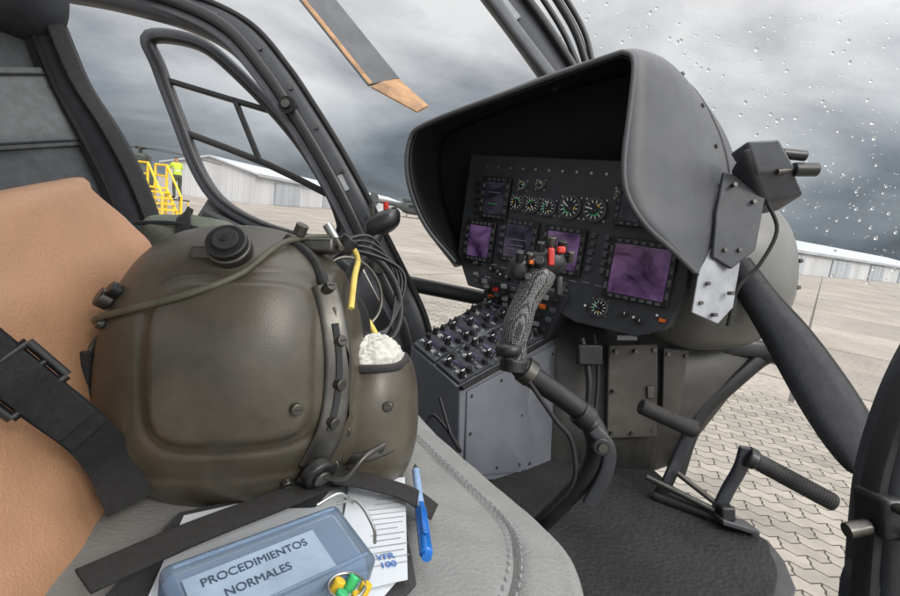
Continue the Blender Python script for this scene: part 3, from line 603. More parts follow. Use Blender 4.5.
def gauge(i,s,t,r):
    cyl('gauge_bezel_%d'%i,pp(s,t,-.002),pp(s,t,.010),r,M_frame2,ip,seg=32,bev=.0015)
    cyl('gauge_face_%d'%i,pp(s,t,.009),pp(s,t,.0112),r*.84,M_gface,ip,seg=32)
    for k in range(12):
        a=2*math.pi*k/12+i; d=AR*math.cos(a)+Z*math.sin(a); e_=d.cross(FW)
        box('tick_%d_%d'%(i,k),pp(s,t,.012)+d*r*.66,(d,e_,FW),(r*.24,r*.08,.001),M_white,ip,0)
        if k in(1,2,3,6): box('arc_%d_%d'%(i,k),pp(s,t,.0122)+d*r*.46,(d,e_,FW),(r*.10,r*.30,.001),M_yellow if k==6 else M_green,ip,0)
    a=random.uniform(0,6.28); d=AR*math.cos(a)+Z*math.sin(a)
    box('needle_%d'%i,pp(s,t,.0135)+d*r*.25,(d,d.cross(FW),FW),(r*.8,r*.10,.001),M_white,ip,0)
    cyl('hub_%d'%i,pp(s,t,.0115),pp(s,t,.0145),r*.12,M_black,ip,seg=10)
    for sx,sz in((-1,-1),(1,-1),(-1,1),(1,1)): cyl('gscrew',pp(s+sx*r*.85,t+sz*r*.85,0),pp(s+sx*r*.85,t+sz*r*.85,.003),.0025,M_metal,ip,seg=8)
for i,(s,t,r) in enumerate(((.142,.09,.021),(.187,.092,.021),(.232,.094,.022),(.290,.088,.029),(.353,.088,.029),(.15,.045,.014),(.20,.04,.014),(.405,.045,.013))): gauge(i,s,t,r)
gauge(8,.405,.315,.022)
for i in range(60):
    s=.02+.54*random.random(); t=.265+.065*random.random()
    if .36<s<.56 and t<.31: continue
    if i%3==0: cyl('knob_%d'%i,pp(s,t,0),pp(s,t,.014),.0075,M_black,ip,seg=14,bev=.001); box('knob_mark_%d'%i,pp(s,t-.003,.0145),pax,(.0012,.006,.001),M_white,ip,0)
    elif i%3==1: box('annunciator_%d'%i,pp(s,t,.003),pax,(.014,.008,.006),[M_ring,M_orange,M_frame2,M_frame2,M_ring,M_frame2,M_frame2][i%7],ip,.001)
    else: cyl('toggle_%d'%i,pp(s,t,0),pp(s,t-.008,.016),.003,M_metal,ip,seg=8)
for i in range(16):
    box('legend_%d'%i,pp(.03+.033*i,.262+.003*(i%2),.001),pax,(.018,.002,.001),M_ring,ip,0)
    cyl('panel_screw_%d'%i,pp(-.005+.037*i,.003,0),pp(-.005+.037*i,.003,.003),.0035,M_metal,ip,seg=8)
for (s,t) in ((.235,.15),(.235,.17),(.235,.19),(.235,.21),(.235,.23),(.11,.16),(.11,.18),(.11,.2),(.11,.22),(.36,.15),(.36,.17),(.36,.19),(.36,.21),(.36,.23),(.395,.15),(.395,.17),(.395,.19),(.395,.21),(.395,.23)):
    box('switch_%d'%int(t*1000+s*10),pp(s,t,.004),pax,(.012,.009,.008),M_frame2,ip,.001); box('swl',pp(s,t-.007,.001),pax,(.012,.0015,.001),M_ring,ip,0)
for k in range(9): cyl('side_knob_%d'%k,pp(.012+.001*k,.05+.02*k,0),pp(.012+.001*k,.05+.02*k,.012),.005,M_black,ip,seg=12,bev=.001)
# ================================================================= CENTRE CONSOLE
cc=empty('centre_console',D(.1,1.2,-.25))
NR,NL,FR,FL=D(.0204,1.02,-.1836),D(-.089,1.14,-.107),D(.288,1.36,-.10),D(.139,1.45,.02)
hexa('console_body',[NR,FR,FL,NL,D(.0168,1.05,-.386),D(.25,1.25,-.45),D(.10,1.5,-.36),D(-.122,1.183,-.361)],M_console,cc,.004)
cn=(FR-NR).cross(NL-NR).normalized()
def cp(a,b,n=0):
    return (NR*(1-a)+NL*a)*(1-b)+(FR*(1-a)+FL*a)*b+cn*n
if cn.z<0: cn=-cn
def cax(a,b):
    u=(cp(1,b)-cp(0,b)).normalized(); v=(cp(a,1)-cp(a,0)).normalized(); return (u,v,cn)
rowsN=7; KN=5
for j in range(rowsN):
    for i in range(2):
        a=.26+.48*i; b=.075+.14*j*.98
        A=cax(a,b); c=cp(a,b,.004)
        wd=(cp(1,b)-cp(0,b)).length*.44
        box('radio_unit_%d_%d'%(j,i),c,A,(wd,.060,.010),M_panel,cc,.0015)
        u,v,n=A
        box('unit_display_%d_%d'%(j,i),c+v*.014+n*.006,A,(wd*.5,.014,.002),M_scr2,cc,0)
        for k in range(KN):
            off=u*(wd*(-.38+.19*k))
            q=c+off-v*.014+n*.005
            if (j+k+i)%3==0:
                cyl('unit_knob_%d_%d_%d'%(j,i,k),q,q+n*.017,.0075,M_black,cc,r1=.006,seg=14,bev=.001); box('knob_line_%d_%d_%d'%(j,i,k),q+n*.0178,A,(.0018,.011,.001),M_white,cc,0)
            elif (j+k)%3==1: box('unit_key_%d_%d_%d'%(j,i,k),q+n*.002,A,(.010,.009,.006),M_ring if k%2 else M_frame2,cc,.001)
            else: cyl('unit_toggle_%d_%d_%d'%(j,i,k),q,q+n*.016+v*.004,.0028,M_metal,cc,seg=8)
            box('unit_legend_%d_%d_%d'%(j,i,k),c+off+n*.0055-v*.003,A,(.011,.002,.001),M_white if (k+j)%4==0 else M_ring,cc,0)
        for sg in(-1,1):
            cyl('unit_screw_%d_%d_%d'%(j,i,sg),c+u*wd*.46*sg+v*.022+n*.004,c+u*wd*.46*sg+v*.022+n*.0075,.0028,M_metal,cc,seg=8)
            q=c+u*wd*.36*sg+v*.014+n*.004
            cyl('unit_side_knob_%d_%d_%d'%(j,i,sg),q,q+n*.014,.006,M_black,cc,seg=12,bev=.001)
hexa('pedestal_riser',[pp(.33,.30,.02),pp(.06,.30,.02),pp(.06,.30,-.08),pp(.33,.30,-.08),cp(0,.86,.0),cp(1,.86,0),cp(1,1.1,-.02),cp(0,1.1,-.02)],M_panel,cc,.003)
ra_=(pp(.33,.30,.022),pp(.06,.30,.022),cp(0,.86,.002),cp(1,.86,.002))
def rpnt(a,b): return (ra_[0]*(1-a)+ra_[1]*a)*(1-b)+(ra_[2]*(1-a)+ra_[3]*a)*b
rn=(ra_[1]-ra_[0]).cross(ra_[2]-ra_[0]).normalized()
if rn.dot(O-ra_[0])<0: rn=-rn
uu=(ra_[1]-ra_[0]).normalized(); vv=rn.cross(uu)
for i in range(8):
    for j in range(4):
        q=rpnt(.08+.12*i,.15+.22*j)
        if (i+j)%3==0: cyl('riser_knob_%d_%d'%(i,j),q,q+rn*.015,.008,M_black,cc,seg=14,bev=.001)
        elif (i*j)%5==1: box('riser_light_%d_%d'%(i,j),q,(uu,vv,rn),(.016,.011,.008),M_orange if i%2 else M_red,cc,.001)
        else: box('riser_key_%d_%d'%(i,j),q,(uu,vv,rn),(.016,.011,.008),M_ring if i%2 else M_frame2,cc,.001)
sA,sB,sC,sD=NR,D(.288,1.36,-.10),D(.25,1.25,-.45),D(.0168,1.05,-.386)
def sp_(a,b): return (sA*(1-a)+sB*a)*(1-b)+(sD*(1-a)+sC*a)*b
sn=(sB-sA).cross(sD-sA).normalized()
if sn.dot(O-sA)<0: sn=-sn
vs=[sp_(a,b)+sn*.004 for a,b in((.04,.06),(.62,.06),(.62,.94),(.04,.94))]
mo('console_side_cover',vs,[(0,1,2,3)],M_console,cc,solid=.006,bev=.002)
vs=[sp_(a,b)+sn*.004 for a,b in((.66,.06),(.97,.06),(.97,.94),(.66,.94))]
mo('console_side_cover_fwd',vs,[(0,1,2,3)],M_console,cc,solid=.006,bev=.002)
for a,b in((.07,.12),(.34,.12),(.58,.12),(.07,.5),(.58,.5),(.07,.88),(.34,.88),(.58,.88),(.70,.12),(.70,.88),(.93,.12)):
    q=sp_(a,b); cyl('cover_screw',q+sn*.006,q+sn*.0095,.004,M_dmetal,cc,seg=10)
sweep('console_top_edge',[sp_(0,0)+sn*.003,sp_(.5,0)+sn*.003,sp_(1,0)+sn*.003],.008,.012,M_black,cc,hint=sn,n=2)
tube('headset_cord',DL([(-.02,1.0,-.20),(.0,.97,-.26),(.02,.98,-.30),(.0,1.0,-.27),(-.04,1.02,-.24),(-.05,1.0,-.33),(-.03,.98,-.38)]),.0035,M_black,cc,n=8)
# ================================================================= CYCLIC STICK
cs=empty('cyclic_stick',D(.14,.78,-.1))
tube('stick_arm',DL([(.098,.765,-.090),(.116,.77,-.113),(.175,.79,-.155),(.216,.80,-.188),(.2352,.80,-.227),(.227,.81,-.279),(.191,.83,-.335),(.162,.85,-.377),(.14,.90,-.43),(.14,.95,-.48)]),[.015,.018,.0165,.017,.019,.017,.0155,.0155,.017,.02],M_black,cs,n=8,seg=20)
gp=DL([(.098,.765,-.098),(.098,.762,-.062),(.108,.758,-.022),(.124,.756,.012),(.140,.757,.042)])
def grip():
    P=cr(gp,6); vs=[];fs=[];seg=28
    prof=[.017,.0215,.0205,.0225,.0235,.022,.0205,.021,.0235,.026,.024]
    for i,q in enumerate(P):
        t=(P[min(i+1,len(P)-1)]-P[max(i-1,0)]).normalized(); a=(CF-t*CF.dot(t)).normalized(); b=t.cross(a)
        f=i/(len(P)-1)*(len(prof)-1); k0=min(int(f),len(prof)-2); r=lerpn(prof[k0],prof[k0+1],f-k0)
        for k in range(seg):
            an=2*math.pi*k/seg; vs.append(q+a*math.cos(an)*r*1.15+b*math.sin(an)*r*.92)
    for i in range(len(P)-1):
        for k in range(seg): fs.append((i*seg+k,i*seg+(k+1)%seg,(i+1)*seg+(k+1)%seg,(i+1)*seg+k))
    fs+=[tuple(range(seg))[::-1],tuple(range((len(P)-1)*seg,len(P)*seg))]
    m=mat('grip_checkered',(.02,.02,.021),.4,dust=.15)
    nt=m.node_tree; b=nt.nodes['Principled BSDF']; tcx=nd(nt,'ShaderNodeTexCoord'); v=nd(nt,'ShaderNodeTexVoronoi'); v.inputs['Scale'].default_value=360; v.inputs['Randomness'].default_value=.25; nt.links.new(tcx.outputs['Object'],v.inputs['Vector'])
    rp=nd(nt,'ShaderNodeValToRGB'); rp.color_ramp.elements[0].position=.22; rp.color_ramp.elements[0].color=(.36,.36,.365,1); rp.color_ramp.elements[1].position=.5; rp.color_ramp.elements[1].color=(.03,.03,.03,1)
    nt.links.new(v.outputs['Distance'],rp.inputs[0]); nt.links.new(rp.outputs[0],b.inputs['Base Color'])
    mo('grip',vs,fs,m,cs,ang=60)
grip()
superell('grip_head',D(.146,.755,.054),(RT+UP*.25,CF,UP-RT*.25),(.030,.026,.022),2.8,M_black,cs,32,20)
superell('grip_guard',D(.104,.75,.045),(RT+UP*.1,CF,UP),(.016,.014,.019),2.6,M_black,cs,24,16)
superell('palm_rest',D(.088,.752,-.078),(RT,CF,UP),(.020,.022,.012),2.4,M_black,cs,24,16)
cyl('collar',D(.097,.765,-.112),D(.099,.765,-.094),.022,M_black,cs,bev=.002); cyl('collar_ring',D(.112,.768,-.108),D(.126,.771,-.119),.021,M_dmetal,cs,bev=.002)
for i,(x,z,r,h,m_) in enumerate(((.118,.064,.0065,.014,M_dmetal),(.134,.078,.007,.016,M_black),(.150,.084,.008,.018,M_dmetal),(.166,.078,.008,.018,M_black),(.178,.066,.006,.014,M_dmetal),(.103,.066,.007,.014,M_black),(.126,.058,.006,.012,M_metal))):
    a=D(x,.742,z-.012); cyl('switch_%d'%i,a,a+UP*h-CF*.008,r,m_,cs,r1=r*.85,seg=16,bev=.0012)
box('red_switch_guard',D(.147,.728,.060),(RT,UP,CF),(.009,.026,.010),M_red,cs,.0025)
box('red_switch_guard_b',D(.162,.730,.070),(RT,UP,CF),(.012,.010,.012),M_red,cs,.0025)
box('orange_switch',D(.120,.730,.052),(RT,UP,CF),(.009,.006,.008),M_orange,cs,.0015)
cyl('trim_hat',D(.131,.735,.050),D(.129,.722,.055),.009,M_black,cs,r1=.007,bev=.001)
cyl('side_button',D(.113,.728,.030),D(.112,.718,.031),.005,M_dmetal,cs,bev=.001)
box('trigger',D(.166,.765,.018),(RT,UP,CF),(.012,.032,.012),M_black,cs,.004)
cyl('pivot_bolt',D(.236,.80,-.232),D(.236,.775,-.232),.014,M_black,cs,bev=.002); cyl('pivot_bolt_head',D(.236,.776,-.232),D(.236,.770,-.232),.007,M_dmetal,cs)
cyl('arm_clamp',D(.205,.797,-.180),D(.222,.80,-.195),.0205,M_black,cs,bev=.002)
sweep('link_plate',DL([(.225,.785,-.205),(.248,.785,-.235),(.246,.79,-.275),(.222,.80,-.33)]),.022,.012,M_frame,cs)
tube('stick_cable',DL([(.118,.752,-.125),(.16,.765,-.185),(.19,.78,-.225),(.195,.79,-.29),(.16,.82,-.35),(.14,.85,-.38)]),.0035,M_rubber,cs,n=8)
# ================================================================= PEDALS
pd=empty('rudder_pedals',D(.6,1.08,-.4))
cyl('foot_bar_near',D(.615,1.02,-.327),D(.765,.995,-.408),.017,M_rubber,pd,bev=.004)
for k in range(24):
    t=.16+.034*k; q=D(.615,1.02,-.327).lerp(D(.765,.995,-.408),t); dd=(D(.765,.995,-.408)-D(.615,1.02,-.327)).normalized(); cyl('grip_rib_%d'%k,q,q+dd*.0022,.0176,M_rubber,pd)
cyl('foot_bar_near_collar',D(.605,1.022,-.322),D(.622,1.019,-.331),.021,M_black,pd,bev=.003)
sweep('pedal_arm_near',DL([(.605,1.02,-.305),(.598,1.03,-.35),(.585,1.05,-.40),(.570,1.06,-.445),(.560,1.07,-.475)]),.028,.014,M_frame,pd)
cyl('foot_bar_far',D(.415,1.09,-.235),D(.535,1.09,-.290),.017,M_rubber,pd,bev=.004)
sweep('pedal_arm_far',DL([(.535,1.10,-.27),(.525,1.11,-.31),(.510,1.12,-.36),(.488,1.12,-.41),(.475,1.13,-.44)]),.026,.014,M_frame,pd)
cyl('link_rod',D(.44,1.12,-.40),D(.56,1.06,-.45),.007,M_dmetal,pd); cyl('link_rod_b',D(.50,1.1,-.385),D(.57,1.06,-.44),.006,M_dmetal,pd)
cyl('pivot_tube',D(.46,1.13,-.445),D(.60,1.05,-.475),.014,M_black,pd,bev=.002)
box('pedal_stop_near',D(.575,1.045,-.447),(RT,UP,CF),(.03,.03,.03),M_black,pd,.005); box('pedal_foot',D(.595,1.045,-.470),(RT-UP*.3,UP,CF),(.08,.012,.05),M_frame,pd,.003)
# ================================================================= SEATS
def cushion(name,outline,zt,th,m,par,dome=.012,rnd=.035):
    P=cr([Vector((a,b,0)) for a,b in outline],6,True); c=sum(P,Vector())/len(P); N=len(P); vs=[];fs=[]
    rings=[.02,.15,.3,.42,.55,.65]
    prof=[(f,zt+dome*(1-(f/.9)**2)) for f in rings]
    g=.70; prof+=[(g-.008,zt+dome*.40),(g,zt+dome*.40-.005),(g+.008,zt+dome*.40)]
    prof+=[(.78,zt+dome*.35),(.86,zt+dome*.12),(.90,zt-.001)]
    for k in range(8):
        a=math.pi/2*k/7; prof.append((1-.08+.08*math.sin(a),zt-(1-math.cos(a))*rnd))
    prof+=[(.995,zt-th*.6),(.97,zt-th)]
    for f,z in prof:
        for q in P: vs.append(Vector((c.x+(q.x-c.x)*f,c.y+(q.y-c.y)*f,z+.003*noise.noise(Vector((q.x*f*9,q.y*f*9,1)))+.002*noise.noise(Vector((q.x*f*30,q.y*f*30,4))))))
    for j in range(len(prof)-1):
        for i in range(N): fs.append((j*N+i,j*N+(i+1)%N,(j+1)*N+(i+1)%N,(j+1)*N+i))
    fs.append(tuple(range(N)))
    return mo(name,vs,fs,m,par,ang=180)
SZ=EYE-.30
ps=empty('pilot_seat',(-.15,.45,SZ))
ol=[(-.06,.76),(.0,.68),(.05,.60),(.10,.525),(.142,.455),(.155,.40),(.135,.30),(.05,.15),(-.3,.15),(-.42,.3),(-.4,.6),(-.22,.78)]
cushion('seat_cushion',ol,SZ,.13,M_leather,ps)
P=cr([Vector((a,b,SZ-.05)) for a,b in ol],6,True); c=sum(P,Vector())/len(P)
tube('cushion_piping',[c+(q-c)*1.003 for q in P][::3],.0035,M_leather,ps,n=2,closed=True)
vs=[];fs=[]
Pz=cr([Vector((a,b,SZ)) for a,b in ol],14,True)
for i in range(0,len(Pz)-1,2):
    for f in (.725,.68):
        a=c+(Pz[i]-c)*f; b=c+(Pz[i+1]-c)*f; a.z=b.z=SZ+.0068; d=(b-a).normalized(); s_=Vector((-d.y,d.x,0))*.0006; k=len(vs)
        vs+=[a-s_,a+s_,b+s_,b-s_,a-s_+Z*.0012,a+s_+Z*.0012,b+s_+Z*.0012,b-s_+Z*.0012]; fs+=[(k+4,k+5,k+6,k+7),(k,k+1,k+5,k+4),(k+1,k+2,k+6,k+5),(k+2,k+3,k+7,k+6),(k+3,k,k+4,k+7)]
mo('stitching',vs,fs,M_ring,ps,False)
prism('seat_pan',[c+(q-c)*.93-Z*.08 for q in P][::2],Vector((0,0,-.10)),M_frame,ps,.004)
lb=[(-.382,.36,.049),(-.371,.35,.0126),(-.360,.34,-.022),(-.35,.33,-.067),(-.329,.31,-.113),(-.307,.29,-.152),(-.286,.27,-.185)]
rbn=[(-.387,.54,.117),(-.369,.58,.085),(-.350,.6,.043),(-.342,.6,-.098),(-.317,.55,-.222),(-.3,.5,-.262),(-.297,.45,-.29)]
def pad(name,lb,rb,m,par,bulge,back,nx=14,edge=.02):
    A=cr(DL(lb),5); B=cr(DL(rb),5); rows=[]
    for a,b in zip(A,B):
        row=[]
        for i in range(nx+1):
            t=i/nx; q=a.lerp(b,t)+back*(-bulge)*math.sin(math.pi*min(1,max(0,t)))**.6
            q+=back*(.006*noise.noise(q*9)+.003*noise.noise(q*24))
            row.append(q)
        rows.append(row)
    top=[[q+back*edge*(1-math.cos(R(a)))+ (rows[0][0]-rows[3][0]).normalized()*edge*math.sin(R(a)) for q in rows[0]] for a in (90,60,30)]
    rows=[[q+back*.08 for q in top[0]]]+top+rows
    for r in rows:
        e=r[-1]; dirx=(r[-1]-r[-2]).normalized()
        r+= [e+dirx*edge*math.sin(R(a))+back*edge*(1-math.cos(R(a))) for a in(30,60,90)]+[e+dirx*edge+back*.1]
    return loft(name,rows,m,par)
back=(-RT*.75+CF*.25-UP*.1).normalized()
pad('backrest_panel',lb,rbn,M_tan,ps,.02,back,nx=28)
hexa('backrest_frame',DL([(-.50,.40,.03),(-.47,.66,.06),(-.62,.72,.06),(-.62,.40,.03),(-.36,.28,-.34),(-.31,.52,-.34),(-.55,.60,-.34),(-.6,.28,-.34)]),M_black,ps,.01)
fs_=empty('copilot_seat',D(-.6,.9,.1))
lb2=[(-.795,.75,.41),(-.784,.74,.308),(-.774,.73,.216),(-.763,.72,.127),(-.753,.71,.04),(-.742,.7,-.045)]
rb2=[(-.725,.9,.491),(-.690,.92,.383),(-.631,.92,.291),(-.585,.92,.199),(-.530,.9,.065),(-.49,.88,-.056)]
back2=(-RT*.8+CF*.3).normalized()
pad('backrest',lb2,rb2,M_fabric,fs_,.02,back2)
def onpad(lb,rb,pts,off):
    A=DL(lb);B=DL(rb); out=[]
    for t,s in pts:
        f=s*(len(A)-1); k=max(0,min(int(f),len(A)-2)); g=f-k; out.append((A[k].lerp(A[k+1],g)).lerp(B[k].lerp(B[k+1],g),t)-off)
    return out
sweep('side_bolster',onpad(lb2,rb2,[(1.0,0.02),(1.0,.2),(1.0,.4),(1.0,.6),(1.0,.8),(1,1)],CF*.02),.06,.08,M_dfab,fs_)
sweep('bolster_piping',onpad(lb2,rb2,[(.93,0.02),(.93,.2),(.93,.4),(.93,.6),(.93,.8),(.93,1)],back2*.026+CF*.02),.008,.008,M_fabric2,fs_)
g=[]
for s in(.14,.2,.28,.36,.42): g.append(onpad(lb2,rb2,[(t,s) for t in(0,.2,.4,.6,.8)],back2*.026))
loft('backrest_band',g,M_fabric2,fs_,solid=.006)
for k,s in enumerate((.16,.40)):
    sweep('band_seam_%d'%k,onpad(lb2,rb2,[(t,s) for t in(0,.2,.4,.6,.79)],back2*.031),.004,.003,M_dfab,fs_,hint=-back2)
superell('headrest',D(-.785,.83,.52),(RT,CF,UP),(.125,.08,.085),3.2,M_dfab,fs_,40,24)
sweep('shoulder_strap',onpad(lb2,rb2,[(.80,.0),(.82,.2),(.82,.4),(.84,.6),(.86,.8),(.9,1)],back2*.036),.045,.005,M_web,fs_,hint=-back2)
sweep('shoulder_strap_b',onpad(lb2,rb2,[(.97,.0),(.97,.2),(.97,.4),(.98,.6),(1.0,.8),(1.0,1)],back2*.05+CF*.03),.03,.004,M_web,fs_,hint=-back2)
cushion('seat_cushion',[(-.45,.95),(-.28,1.05),(-.14,1.0),(-.10,.90),(-.18,.80),(-.35,.65),(-.6,.75),(-.65,.95)],EYE-.26,.13,M_fabric,fs_)
box('seat_base',(-.38,.88,EYE-.47),(AR,FW,Z),(.36,.3,.20),M_frame,fs_,.01)
ob_=empty('olive_kit_bag',D(-.40,.78,.05))
BB=D(-.395,.80,.072)
superell('bag_body',BB,(RT-UP*.15,CF,UP),(.085,.07,.056),3.0,M_olive,ob_,64,40,disp=lambda x,y,z:1+.06*noise.noise(Vector((x*28,y*28,z*28)))+.03*noise.noise(Vector((x*70,y*70,z*70))))
sweep('bag_seam',[BB+RT*x+CF*y+UP*z for x,y,z in((-.075,-.055,.04),(0,-.068,.036),(.075,-.055,.012))],.006,.004,M_dfab,ob_)
sweep('bag_strap',[BB+RT*x+CF*y+UP*z for x,y,z in((-.02,0,.060),(.0,-.058,.050),(.01,-.076,-.01),(.01,-.06,-.06))],.022,.004,M_web,ob_)
# ================================================================= HELMET
hm=empty('flight_helmet',D(-.218,.53,-.072))
HC=Vector((-.218,.53,-.072)); ha,hb,hc,hp=.124,.125,.145,2.45
def sm(x,a,b): 
    t=min(1,max(0,(x-a)/(b-a))); return t*t*(3-2*t)
def hdisp(x,y,z):
    s=1.0
    if y<0:
        dx=abs(x-.035)/.062; dz=abs(z-.018)/.066; r=(dx**5+dz**5)**.2
        s+=.050*(1-sm(r,.90,1.08))
        s-=.014*math.exp(-((r-1.15)/.04)**2)
        s+=.030*sm(x,.096,.102)
        s+=.018*(1-sm(z,-.088,-.082))
    s+=.012*sm(z,.06,.12)*math.exp(-((x-.02)/.08)**2)
    if z<-.05: s-=.07*sm(-z,.05,.145)
    if x<-.04: s-=.05*sm(-x,.04,.12)*sm(z,-.02,.10)
    return s
superell('shell',D(*HC),(RT,CF,UP),(ha,hb,hc),hp,M_helm,hm,300,200,disp=hdisp)
def hs(x,z,off=0):
    v=1-abs(x/ha)**hp-abs(z/hc)**hp
    y=-hb*max(0.0,v)**(1/hp)
    s=hdisp(x,y,z); q=Vector((x*s,y*s,z*s)); 
    n=q.normalized(); q=q+n*off
    return D(*(HC+q))
def hn(x,z): return (hs(x,z,.01)-hs(x,z,0)).normalized()
sweep('edge_roll',[hs(x,z,.001) for x,z in((.06,.128),(.088,.105),(.106,.06),(.115,.01),(.110,-.04),(.097,-.08),(.07,-.110),(.03,-.128),(-.02,-.132),(-.065,-.120))],.009,.012,M_rubber,hm)
sweep('visor_track',[hs(x,z,.006) for x,z in((.098,.080),(.106,.045),(.109,.015),(.108,-.015),(.103,-.045),(.091,-.078))],.024,.008,M_dmetal,hm,hint=-CF+RT*.5)
sweep('visor_track_slot',[hs(x,z,.0105) for x,z in((.105,.045),(.108,.015),(.107,-.015),(.102,-.042))],.006,.003,M_hoodin,hm,hint=-CF+RT*.5)
for i,(x,z) in enumerate(((.099,.075),(.108,.03),(.108,-.005),(.104,-.035),(.092,-.073),(.083,-.02),(.073,-.092),(-.075,-.075),(-.085,.05))):
    q=hs(x,z,.004); n=hn(x,z); e_=.009*(x>.09); cyl('shell_screw_%d'%i,q-n*.004,q+n*(e_+.002),.0052,M_dmetal,hm,seg=16,bev=.001); box('screw_slot_%d'%i,q+n*(e_+.0022),(n.cross(UP),UP,n),(.007,.0012,.0006),M_hoodin,hm,0)
low=[hs(x,z,.006) for x,z in((.098,-.070),(.088,-.090),(.070,-.106),(.048,-.116))]
sweep('perforated_bracket',low,.022,.004,M_dmetal,hm,hint=-CF)
Lp=cr(low,4)
for k in range(1,12,2):
    q=Lp[k]; cyl('bracket_hole_%d'%k,q-CF*.001,q-CF*.0035,.0036,M_hoodin,hm,seg=12)
prism('cheek_plate',[hs(.104,.06,.010),hs(.112,.02,.014),hs(.112,-.03,.014),hs(.100,-.07,.012),D(-.105,.475,-.165),D(-.088,.485,-.120),D(-.088,.49,-.075)],(-CF*.3-RT*.2)*.01,M_helm,hm,.002)
for x,y,z in((-.100,.472,-.085),(-.098,.470,-.125),(-.108,.466,-.155)): cyl('cheek_bolt',D(x,y+.008,z),D(x,y-.004,z),.0055,M_dmetal,hm,seg=14,bev=.001)
q=hs(.092,-.078,.008); n=hn(.092,-.078); cyl('boom_pivot',q,q+n*.012,.015,M_black,hm,seg=28,bev=.003); cyl('boom_pivot_cap',q+n*.012,q+n*.015,.008,M_dmetal,hm,bev=.001)
tube('mic_boom',[q+n*.01,q+n*.014+RT*.02+UP*.002,q+RT*.045+UP*.010,q+RT*.06+UP*.015+CF*.02],.0028,M_dmetal,hm)
q=hs(.026,.112,-.002); n=(hn(.026,.112)*.6-CF*.6+UP*.1).normalized()
cyl('knob_base',q,q+n*.012,.019,M_dmetal,hm,seg=36,bev=.002); cyl('knob_disc',q+n*.012,q+n*.019,.0175,M_black,hm,seg=36,bev=.002); cyl('knob_ring',q+n*.019,q+n*.0215,.011,M_rubber,hm,seg=30,bev=.001); cyl('knob_centre',q+n*.021,q+n*.0235,.003,M_metal,hm,seg=14)
box('knob_tab',q+n*.008-UP*.006-RT*.022,(RT,UP,n),(.022,.011,.008),M_dmetal,hm,.002)
tube('comm_cable',[hs(.095,.105,.022),hs(.083,.124,.014),hs(.063,.118,.006),hs(.040,.090,.004),hs(.004,.069,.004),hs(-.045,.060,.005),hs(-.088,.052,.006),D(-.325,.47,-.03),D(-.332,.46,-.05),D(-.332,.46,-.08),D(-.328,.46,-.112)],.0028,mat('cable_sheath',(.09,.085,.06),.5,0,40,.2),hm,n=8)
cyl('plug_body',D(-.332,.457,-.048),D(-.332,.457,-.082),.0075,M_rubber,hm,bev=.002); cyl('plug_collar',D(-.332,.457,-.082),D(-.331,.457,-.092),.009,M_dmetal,hm,bev=.001)
cyl('shell_connector',hs(-.082,.070,.0),hs(-.082,.070,.012),.009,M_dmetal,hm,bev=.002); cyl('shell_connector_b',hs(-.070,.078,.0),hs(-.070,.078,.009),.006,M_black,hm,bev=.001)
box('goggle_mount',hs(.083,.118,.006),(RT,CF,UP),(.034,.03,.014),M_dmetal,hm,.003); cyl('mount_socket',hs(.095,.113,.012),hs(.095,.113,.028),.010,M_black,hm,bev=.001)
cyl('mount_post',hs(.068,.124,.01),hs(.068,.124,.02),.006,M_dmetal,hm); cyl('mount_plug',hs(.088,.122,.014),hs(.075,.128,.024),.005,M_metal,hm)
tube('mount_lead',[hs(.098,.112,.022),hs(.104,.098,.022),hs(.108,.080,.018),hs(.111,.055,.014)],.003,M_ycord,hm)
fc=D(-.088,.555,-.125)
superell('face_shell',fc,(RT,CF,UP),(.050,.075,.080),2.6,M_helm,hm,64,40,zcut=.62,solid=.004)
superell('side_lobe',D(-.114,.50,-.105),(RT,CF,UP),(.030,.040,.062),2.6,M_helm,hm,48,32)
sweep('face_edge',[fc+RT*x+CF*y+UP*z for x,y,z in((.032,-.05,.055),(.0,-.068,.056),(-.03,-.052,.056),(-.036,.0,.056),(-.03,.05,.056),(0,.068,.056),(.03,.05,.056),(.038,0,.055))],.008,.008,M_rubber,hm,closed=True,hint=UP)
superell('fleece_lining',fc+UP*.050,(RT,CF,UP),(.036,.062,.034),2.2,M_fluff,hm,90,60,disp=lambda x,y,z:1+.10*noise.noise(Vector((x*110,y*110,z*110)))+.07*noise.noise(Vector((x*300,y*300,z*300))))
superell('inner_pad',D(-.13,.56,-.04),(RT,CF,UP),(.04,.05,.05),2.4,M_black,hm,32,24)
for i,(x,z) in enumerate(((.02,-.02),(.028,.02),(-.01,-.045))): cyl('face_screw_%d'%i,fc+RT*x-CF*.066+UP*z,fc+RT*x-CF*.074+UP*z,.005,M_dmetal,hm,seg=14,bev=.001)
sweep('face_band',[fc+RT*x-CF*y+UP*z for x,y,z in((-.03,.070,-.030),(.0,.077,-.028),(.028,.067,-.022),(.046,.040,-.015))],.010,.003,M_dmetal,hm,hint=-CF)
sweep('chin_strap',DL([(-.105,.47,-.155),(-.125,.455,-.18),(-.155,.44,-.205),(-.185,.43,-.215)]),.018,.003,M_web,hm,hint=-CF)
